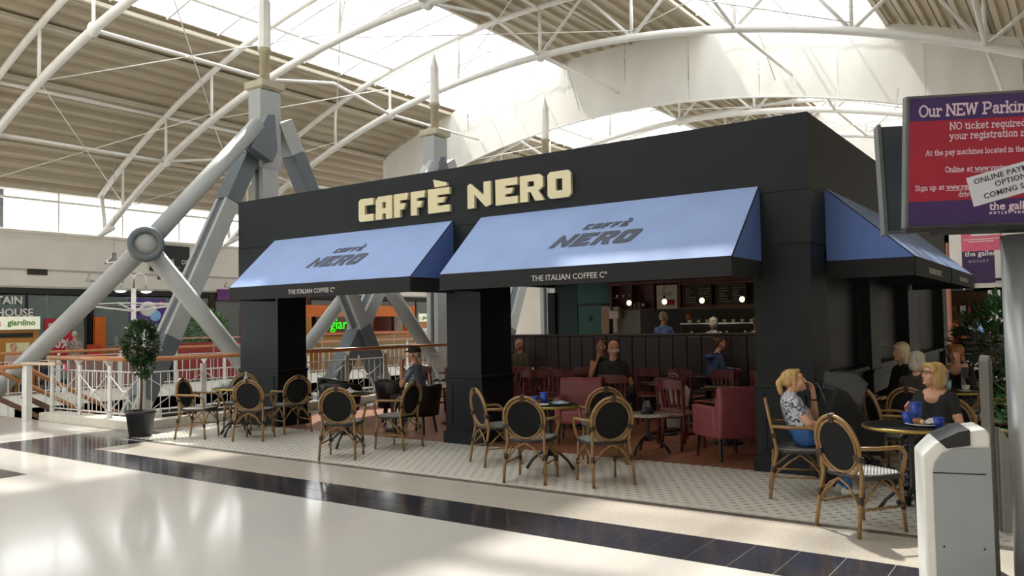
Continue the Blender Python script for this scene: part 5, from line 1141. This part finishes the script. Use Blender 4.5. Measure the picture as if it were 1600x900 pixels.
def person(label, loc, rz, cols, s=.9, seated=True, hz=.50, lean=-.06, hfwd=.03, hyaw=0, hpitch=0, larm=None, rarm=None, sleeve='short', hair=None, vox=.011, knees=None, feet=None, skirt=False, extras=(), neckline=0, stout=1.0, sq=1.0, group='people in and around the cafe', coltop=None, curl=.6):
    """joints in the figure's own frame: faces +y, x to its right hand is +x"""
    t = thing('person', label, 'person', loc, rz, group)
    H = Vector((0, 0, hz)); caps = []; ells = []
    def U(x, y, z): return H+Vector((x*s, y*s, z*s*(sq if z > .12 else 1)))
    ly = lean
    # trunk
    caps.append((U(-.085, .0, .03), U(.085, 0, .03), .125*s*stout, .125*s*stout, 'low'))
    for x in (-.06, .06):
        caps.append((U(x, .0, .06), U(x*1.05, ly*.45, .24), .118*s*stout, .112*s*stout, 'top'))
        caps.append((U(x*1.05, ly*.45, .24), U(x*1.35, ly*.85, .42), .112*s*stout, .105*s, 'top'))
    caps.append((U(-.155, ly, .485), U(.155, ly, .485), .062*s, .062*s, 'top')); caps.append((U(-.06, ly, .50), U(.06, ly, .50), .075*s, .075*s, 'top' if neckline == 0 else 'skin'))
    if neckline: caps.append((U(-.03, ly+.055, .47), U(.03, ly+.055, .47), .062*s, .062*s, 'skin'))
    hc = U(0, ly+hfwd, .735)
    caps.append((U(0, ly-.01, .50), hc+Vector((0, -.01, -.07))*s, .058*s, .052*s, 'skin'))
    HM = Matrix.Translation(hc) @ Matrix.Rotation(hyaw, 4, 'Z') @ Matrix.Rotation(hpitch, 4, 'X') @ Matrix.Scale(s*1.04, 4)
    def h(x, y, z): return HM @ Vector((x, y, z))
    R3 = HM.to_3x3()
    def he(c, r, key='skin'): ells.append((h(*c), r, key))
    he((0, -.012, .035), (.076, .096, .088)); he((0, .022, -.03), (.066, .072, .085)); he((0, .045, -.075), (.042, .045, .042)); he((0, .07, .035), (.055, .025, .03))
    he((0, .098, -.015), (.012, .016, .026)); he((0, .106, -.03), (.016, .013, .012)); he((.045, .062, -.03), (.024, .022, .026)); he((-.045, .062, -.03), (.024, .022, .026)); he((0, .085, -.065), (.026, .014, .014)); he((0, .083, -.098), (.02, .016, .014))
    for sx in (-1, 1): he((sx*.078, -.008, -.012), (.01, .02, .032))
    # arms: (elbow, wrist) in units of s from the hip
    for sx, arm in ((1, rarm), (-1, larm)):
        if arm is None: arm = ((.22, .03, .22), (.14, .27, .20), (0, 1, 0), (0, 0, -1))
        e, w, hd_, hn = arm; sh_ = U(sx*.165, ly, .475); E = U(sx*e[0], e[1], e[2]); Wr = U(sx*w[0], w[1], w[2])
        mid = sh_.lerp(E, .55)
        kU = 'top' if sleeve != 'none' else 'skin'
        caps.append((sh_, mid, .058*s*(1.08 if kU == 'top' else 1), .052*s, kU)); caps.append((mid, E, .046*s, .042*s, 'top' if sleeve == 'long' else 'skin')); caps.append((E, Wr, .042*s, .029*s, 'top' if sleeve == 'long' else 'skin'))
        if sleeve == 'long': caps[-1] = (E, Wr, .047*s, .036*s, 'top')
        hand(caps, Wr+(Wr-E).normalized()*.012, Vector((sx*hd_[0], hd_[1], hd_[2])), Vector((sx*hn[0], hn[1], hn[2])), sx, curl, s*1.02)
    # legs
    for sx in (-1, 1):
        if seated:
            K = U(sx*.11, .42, -.0) if not knees else U(sx*knees[0], knees[1], knees[2]); F = Vector((K.x, K.y-.03*s if not feet else K.y+feet*s, .085))
            if not feet: F.y = K.y-.02
        else: K = Vector((sx*.10*s, .02, hz*.53)); F = Vector((sx*.11*s, -.01, .09))
        caps.append((U(sx*.09, 0, .0), K, .088*s*stout, .062*s, 'low')); caps.append((K, K.lerp(F, .35), .060*s, .058*s, 'low')); caps.append((K.lerp(F, .35), F, .058*s, .040*s, 'low' if not skirt else 'skin'))
        caps.append((F+Vector((0, -.03*s, -.035)), F+Vector((sx*.01, .15*s, -.05)), .042*s, .034*s, 'shoe'))
    g = G()
    for a, b, ra, rb, k in caps: capsule_g(g, a, b, ra, rb, 10 if vox < .01 else 9)
    for c, r, k in ells: g.ell(c, r, 14, 10, M=R3)
    me = remesh(g, vox, 3 if vox < .01 else 2, 'body')
    keys = ['skin', 'top', 'low', 'shoe']
    for k in keys: me.materials.append(cols[k])
    n = len(me.polygons); C = np.empty(n*3); me.polygons.foreach_get('center', C); C = C.reshape(-1, 3)
    best = np.full(n, 1e9); idx = np.zeros(n, int)
    for a, b, ra, rb, k in caps:
        a = np.array(a); b = np.array(b); ab = b-a; tt = np.clip(((C-a) @ ab)/max(1e-9, ab @ ab), 0, 1); d = np.linalg.norm(C-(a+tt[:, None]*ab), axis=1)-(ra+(rb-ra)*tt)
        m = d < best; best[m] = d[m]; idx[m] = keys.index(k)
    for c, r, k in ells:
        Ri = np.array(R3.inverted()); q = (C-np.array(c)) @ Ri.T; rr = np.array(r); d = (np.linalg.norm(q/rr, axis=1)-1)*rr.min()*s
        m = d < best; best[m] = d[m]; idx[m] = 0
    me.polygons.foreach_set('material_index', idx.tolist())
    body = link('body', me, None, t)
    # eyes, lips
    for sx in (-1, 1):
        ey = G().ell(h(sx*.031, .081, .008), (.0115, .008, .0075), 8, 6, M=R3).build('eye', M_EYE, t); G().ell(h(sx*.031, .0885, .008), (.005, .003, .0055), 8, 5, M=R3).build('iris', M_IRIS, ey)
        G().tube([h(sx*.016, .091, .028), h(sx*.034, .088, .034), h(sx*.05, .075, .027)], .0032*s, 5).build('eyebrow', hair[0] if hair else M_BROW, t)
    G().ell(h(0, .097, -.066), (.021, .005, .006), 10, 6, M=R3).build('lips', M_LIPS, t)
    if hair:
        g = G()
        for c, r in hair[1]: g.ell(h(*c), r, 14, 10, M=R3)
        hm_ = remesh(g, .011 if vox < .01 else .014, 2, 'hair'); hm_.materials.append(hair[0]); link('hair', hm_, None, t)
    for fn in extras: fn(t, h, R3, U, s)
    return t
M_EYE = mat('eye_white', 'd8d4cc', .3); M_IRIS = mat('iris_dark', '2a1e18', .2); M_LIPS = mat('lip_pink', 'a8604e', .4); M_BROW = mat('brow_grey', '6a5a4c', .8)
sk1 = mat('skin_fair', 'cf9c80', .5, var=.05, scale=10); sk2 = mat('skin_tan', 'b98468', .5, var=.06, scale=10)
def hairmat(n, c): return mat(n, c, .45, var=.28, scale=14, bump=.5, stretch=(3, 3, .6))
h_bl = hairmat('hair_blonde', 'b5935c'); h_bl2 = hairmat('hair_pale_blonde', 'd0bf98'); h_gr = hairmat('hair_grey', 'b3aa9c'); h_br = hairmat('hair_brown', '5a3a26'); h_cu = hairmat('hair_copper', '96643c'); h_wh = hairmat('hair_white', 'd4cfc2'); h_dk = hairmat('hair_dark', '2e241e')
def spot_mat(name, base, ink, scale):
    m = mat(name, base, .8, var=.03); n = m.node_tree.nodes; l = m.node_tree.links
    v = n.new('ShaderNodeTexNoise'); v.inputs['Scale'].default_value = scale; v.inputs['Detail'].default_value = 3; v.inputs['Distortion'].default_value = 1.2
    t = n.new('ShaderNodeTexCoord'); l.new(t.outputs['Object'], v.inputs[0]); r = n.new('ShaderNodeValToRGB'); r.color_ramp.elements[0].position = .50; r.color_ramp.elements[1].position = .56
    r.color_ramp.elements[0].color = lin(base)+[1]; r.color_ramp.elements[1].color = lin(ink)+[1]; l.new(v.outputs[0], r.inputs[0]); l.new(r.outputs[0], n['Principled BSDF'].inputs['Base Color']); return m
def check_mat(name, base, ink, scale):
    m = mat(name, base, .8, var=.03); n = m.node_tree.nodes; l = m.node_tree.links; t = n.new('ShaderNodeTexCoord'); mx = n.new('ShaderNodeMix'); mx.data_type = 'RGBA'
    ws = []
    for d in ('X', 'Z'):
        w = n.new('ShaderNodeTexWave'); w.bands_direction = d; w.inputs['Scale'].default_value = scale; l.new(t.outputs['Object'], w.inputs[0]); ws.append(w)
    ad = n.new('ShaderNodeMath'); ad.operation = 'MAXIMUM'; l.new(ws[0].outputs['Fac'], ad.inputs[0]); l.new(ws[1].outputs['Fac'], ad.inputs[1])
    r = n.new('ShaderNodeValToRGB'); r.color_ramp.elements[0].position = .55; r.color_ramp.elements[1].position = .85; r.color_ramp.elements[0].color = lin(base)+[1]; r.color_ramp.elements[1].color = lin(ink)+[1]
    l.new(ad.outputs[0], r.inputs[0]); l.new(r.outputs[0], n['Principled BSDF'].inputs['Base Color']); return m
c_blk = mat('cloth_black', '1b1b1d', .8); c_dk = mat('cloth_dark_jacket', '34302b', .85); c_jean = mat('cloth_jeans', '2f5f9c', .8, var=.12, scale=30); c_navy = mat('cloth_navy', '232a3a', .8); c_olive = mat('cloth_olive', '4c4a3a', .85)
c_blue = mat('cloth_blue_hoodie', '3b4f78', .85); c_lilac = mat('cloth_lilac', 'b9a8c4', .85); c_wht = mat('cloth_white', 'd8d6d0', .8); shoe = mat('shoe_black', '18181a', .5); shoe_w = mat('shoe_pale', 'c8c6c2', .6); c_grey = mat('cloth_grey', '8e8c8a', .85); c_pink = mat('cloth_dusty', 'a88c82', .85)
def cl(skin, top, low, sh=shoe): return dict(skin=skin, top=top, low=low, shoe=sh)
BOB = [((0, -.02, .055), (.088, .104, .085)), ((-.066, -.02, -.02), (.028, .07, .085)), ((.066, -.02, -.02), (.028, .07, .085)), ((0, -.075, -.02), (.075, .045, .09)), ((0, .062, .075), (.06, .03, .028))]
LONG = BOB+[((-.07, -.02, -.10), (.026, .05, .07)), ((.07, -.02, -.10), (.026, .05, .07)), ((0, -.075, -.11), (.075, .04, .07))]
SHORT = [((0, -.026, .05), (.082, .098, .078)), ((0, -.07, -.0), (.07, .04, .06))]
PONY = [((0, .045, .088), (.058, .045, .026)), ((0, -.024, .05), (.083, .10, .08)), ((0, -.06, -.0), (.078, .05, .06)), ((0, -.125, .04), (.03, .03, .03)), ((0, -.15, .0), (.035, .034, .05)), ((0, -.155, -.055), (.028, .03, .06)), ((.068, .0, .02), (.02, .04, .04)), ((-.068, 0, .02), (.02, .04, .04))]
CURL = BOB+[((.07*math.cos(a), -.02+.085*math.sin(a), .07+.03*math.sin(3*a)), (.04, .04, .04)) for a in [i*PI/5 for i in range(10)]]+[((sx*.085, -.01+.03*k, -.05+.035*k), (.03, .03, .03)) for sx in (-1, 1) for k in (-1, 0, 1)]
BALD = [((0, -.05, -.035), (.074, .062, .042)), ((.066, -.02, -.02), (.016, .04, .035)), ((-.066, -.02, -.02), (.016, .04, .035))]
def glasses(t, h, R3, U, s):
    o = G()
    for sx in (-1, 1): o.tube([h(sx*.033+.026*math.cos(a), .10, .008+.019*math.sin(a)) for a in [2*PI*i/14 for i in range(14)]], .0028*s, 5, closed=True)
    o.tube([h(-.008, .103, .012), h(.008, .103, .012)], .0028*s, 5)
    for sx in (-1, 1): o.tube([h(sx*.059, .098, .012), h(sx*.078, .0, .01)], .0028*s, 5)
    o.build('glasses', mat('glasses_dark', '2a1a1a', .3), t)
def wristband(t, h, R3, U, s): pass
CHIN = ((.17, .16, .22), (.05, .125, .53), (-.25, -.2, 1), (-.3, -.8, .3))
LAP = ((.24, .0, .20), (.14, .26, .14), (-.2, 1, -.05), (0, 0, -1))
TBL = ((.25, .10, .20), (.14, .34, .27), (-.3, 1, .0), (0, 0, -1))
HANG = ((.235, -.02, .20), (.24, .05, -.05), (0, .2, -1), (-1, 0, 0))
SIDE = ((.26, -.02, .18), (.24, .16, .06), (-.1, .8, -.5), (-.5, 0, -.5))
# the nearer guests
def w1x(t, h, R3, U, s):
    a = U(-.17, .16, .22).lerp(U(-.05, .125, .53), .86); d = (U(-.05, .125, .53)-U(-.17, .16, .22)).normalized()
    G().tube([a-d*.008, a+d*.008], .034*s, 12).build('wristband', m_black, t)
    for sx in (-1, 1): G().ell(h(sx*.083, -.005, -.05), (.004, .004, .006), 6, 5, M=R3).build('earring', m_chrome, t)
person('laughing woman with blonde ponytail in white floral top, hand at her chin', (.14, -1.00, .012), R(-62), cl(sk1, spot_mat('floral_print', 'c9cad0', '3f4a66', 26), c_jean, shoe_w), s=.89, hz=.545, lean=-.13, hfwd=.05, hyaw=R(-8), hpitch=R(14), sq=.78, larm=CHIN, rarm=LAP, hair=(h_bl, PONY), vox=.0075, extras=(w1x,), stout=1.14)
person('woman in black top and dark glasses, blonde bob, head turned to the left', (1.20, -.66, .012), R(162), cl(sk1, c_blk, spot_mat('skirt_print', '202024', '6a6a72', 20)), s=.86, hz=.545, lean=-.03, hyaw=R(-34), hpitch=R(10), sq=.90, rarm=((.24, .10, .20), (.10, .33, .34), (-.1, .8, .6), (-.9, .2, 0)), larm=HANG, hair=(h_bl, [((0, -.02, .05), (.088, .104, .085)), ((0, -.075, -.03), (.08, .048, .10)), ((.072, -.02, -.05), (.024, .06, .10)), ((-.072, -.02, -.05), (.024, .06, .10)), ((.03, .055, .085), (.055, .045, .03)), ((-.03, .055, .085), (.055, .045, .03)), ((.066, .04, .05), (.022, .035, .05)), ((-.066, .04, .05), (.022, .035, .05))]), vox=.0075, extras=(glasses,), neckline=1)
rchair(.80, .96, (1.05, 2.4), 'rattan chair under the grey haired guest seen from behind')
person('guest with grey bob in a dark jacket seen from behind', (.80, 1.0, .012), R(-14), cl(sk1, c_dk, c_navy), s=.90, hz=.54, lean=.02, sq=.9, sleeve='long', larm=TBL, rarm=TBL, hair=(h_gr, BOB), vox=.010, stout=1.1)
def cardi(t, h, R3, U, s):
    g = G()
    for sx in (-1, 1): g.tube([U(sx*.10, .06, .50), U(sx*.12, .10, .35), U(sx*.13, .12, .15)], [.035*s, .045*s, .05*s], 8)
    g.build('cardigan', mat('cardigan_grey', 'a8a6a6', .9), t)
    o = G().box(-.035, .035, -.005, .005, -.07, .07, Matrix.Translation(U(-.17, .33, .47)) @ Matrix.Rotation(R(15), 4, 'X')); ph = o.build('phone', m_black, t)
person('woman with curly copper hair in black top and pale cardigan holding up a phone', (.95, 2.98, .012), R(176), cl(sk1, c_blk, c_navy), s=.90, hz=.54, lean=-.04, sq=.92, sleeve='long', larm=((.24, .12, .20), (.17, .27, .42), (0, .2, 1), (0, -1, .1)), rarm=TBL, hair=(h_cu, CURL), vox=.0085, extras=(cardi,), neckline=1)
person('blonde woman in black sitting outside the dark side wall', (.42, 2.20, .012), R(130), cl(sk1, c_blk, c_blk), s=.90, hz=.54, sleeve='long', hair=(h_bl2, LONG), vox=.010, hyaw=R(5), larm=LAP, rarm=LAP)
def cap_(t, h, R3, U, s):
    g = G(); g.ell(h(0, -.014, .066), (.096, .116, .076), 14, 8, M=R3); g.ell(h(0, .105, .045), (.062, .06, .014), 12, 6, M=R3); g.build('flat_cap', mat('cap_brown', '3a2b24', .9), t)
person('man in brown cap and checked shirt sitting in a black tub chair', (-6.03, .52, .012), R(100), cl(sk2, check_mat('grey_check', '8f98a6', '3c4658', 14), c_blk), s=.90, hz=.53, lean=.02, hfwd=.05, hyaw=R(8), larm=((.18, .20, .22), (.03, .30, .52), (-.2, -.1, 1), (-.5, -.8, 0)), rarm=((.18, .20, .24), (.03, .32, .50), (-.2, -.1, 1), (-.5, -.8, 0)), hair=(h_gr, SHORT), vox=.009, extras=(cap_,), stout=1.1)
person('bald man in black shirt seen from behind at the round table', (-3.28, 1.66, .012), R(18), cl(sk2, c_blk, c_navy), s=.95, hz=.55, lean=.03, hyaw=R(35), larm=TBL, rarm=TBL, hair=(h_gr, BALD), vox=.0095, stout=1.2)
person('woman in dark top leaning her chin on her hand across from the bald man', (-4.18, 3.02, .012), R(195), cl(sk2, c_blk, c_navy), s=.93, hz=.55, lean=.05, hfwd=.06, hyaw=R(-25), rarm=((.18, .22, .22), (.06, .17, .53), (-.2, -.1, 1), (-.2, -.9, 0)), larm=TBL, hair=(h_br, SHORT), sleeve='none', vox=.010)
wchair(-4.18, 2.98, R(195), 'red wooden chair under the woman leaning on her hand')
person('man in olive jacket sitting on the banquette at the left', (-6.85, 4.52, .012), R(175), cl(sk2, c_olive, c_navy), s=.90, hz=.555, lean=.04, hfwd=.05, hpitch=R(-10), sleeve='long', larm=TBL, rarm=TBL, hair=(h_gr, SHORT), vox=.011)
person('person in blue hoodie with tied up hair hunched before the banquette', (-2.85, 4.42, .012), R(-42), cl(sk1, c_blue, c_navy), s=.92, hz=.555, lean=.06, hfwd=.08, sleeve='long', larm=TBL, rarm=TBL, hair=(h_br, SHORT+[((0, -.11, .07), (.04, .04, .04))]), vox=.010, stout=1.15, extras=(lambda t, h, R3, U, s: G().ell(U(0, -.06, .50), (.13*s, .09*s, .06*s), 14, 8).build('hood', c_blue, t),))
person('man in blue checked shirt standing at the bar', (-5.05, 7.25, .012), R(-8), cl(sk2, check_mat('blue_check', '7f9bd0', '33509a', 12), c_navy), s=1.0, seated=False, hz=.97, lean=0, larm=TBL, rarm=TBL, hair=(h_gr, SHORT), vox=.011, stout=1.15)
person('dark dressed barista with auburn hair behind the bar', (-5.30, 9.25, .012), R(25), cl(sk2, c_blk, c_blk), s=1.0, seated=False, hz=.97, lean=0, larm=TBL, rarm=TBL, hair=(h_cu, SHORT), vox=.011)
person('woman with white hair in lilac top standing at the bar', (-3.94, 7.25, .012), R(-5), cl(sk1, c_lilac, c_navy), s=.92, seated=False, hz=.90, lean=0, larm=TBL, rarm=TBL, hair=(h_wh, BOB), vox=.011, stout=1.1)
person('brown haired customer half hidden by the corner pillar at the bar', (-3.05, 7.3, .012), R(20), cl(sk2, c_pink, c_navy), s=.91, seated=False, hz=.90, lean=0, larm=TBL, rarm=TBL, hair=(h_br, SHORT), vox=.011)
person('cook in white jacket standing on the far walkway behind the tree', (-21.6, 6.0, .012), R(-95), cl(sk2, c_wht, c_blk), s=.98, seated=False, hz=.95, lean=0, sleeve='long', larm=LAP, rarm=LAP, hair=(h_dk, SHORT), vox=.012)
person('shopper in patterned top standing on the far walkway under the sale banner', (-21.7, 3.15, .012), R(40), cl(sk2, spot_mat('pattern_dusty', '9a8a80', '5a4c48', 20), c_grey), s=.90, seated=False, hz=.86, lean=.03, larm=LAP, rarm=LAP, hair=(h_gr, SHORT), vox=.012)
for k, (y, c, hm2, lab) in enumerate(((1.35, c_pink, h_dk, 'dark haired diner seated on the far walkway at the left edge'), (2.15, c_olive, h_bl, 'fair haired diner seated on the far walkway beside the ochre cabinet'))):
    wchair(-21.3, y, R(-100), 'red chair of the %s' % ('dark haired far diner' if k == 0 else 'fair haired far diner'))
    person(lab, (-21.28, y, .012), R(-100), cl(sk2, c, c_navy), s=.9, hz=.55, larm=TBL, rarm=TBL, hair=(hm2, SHORT), vox=.012)
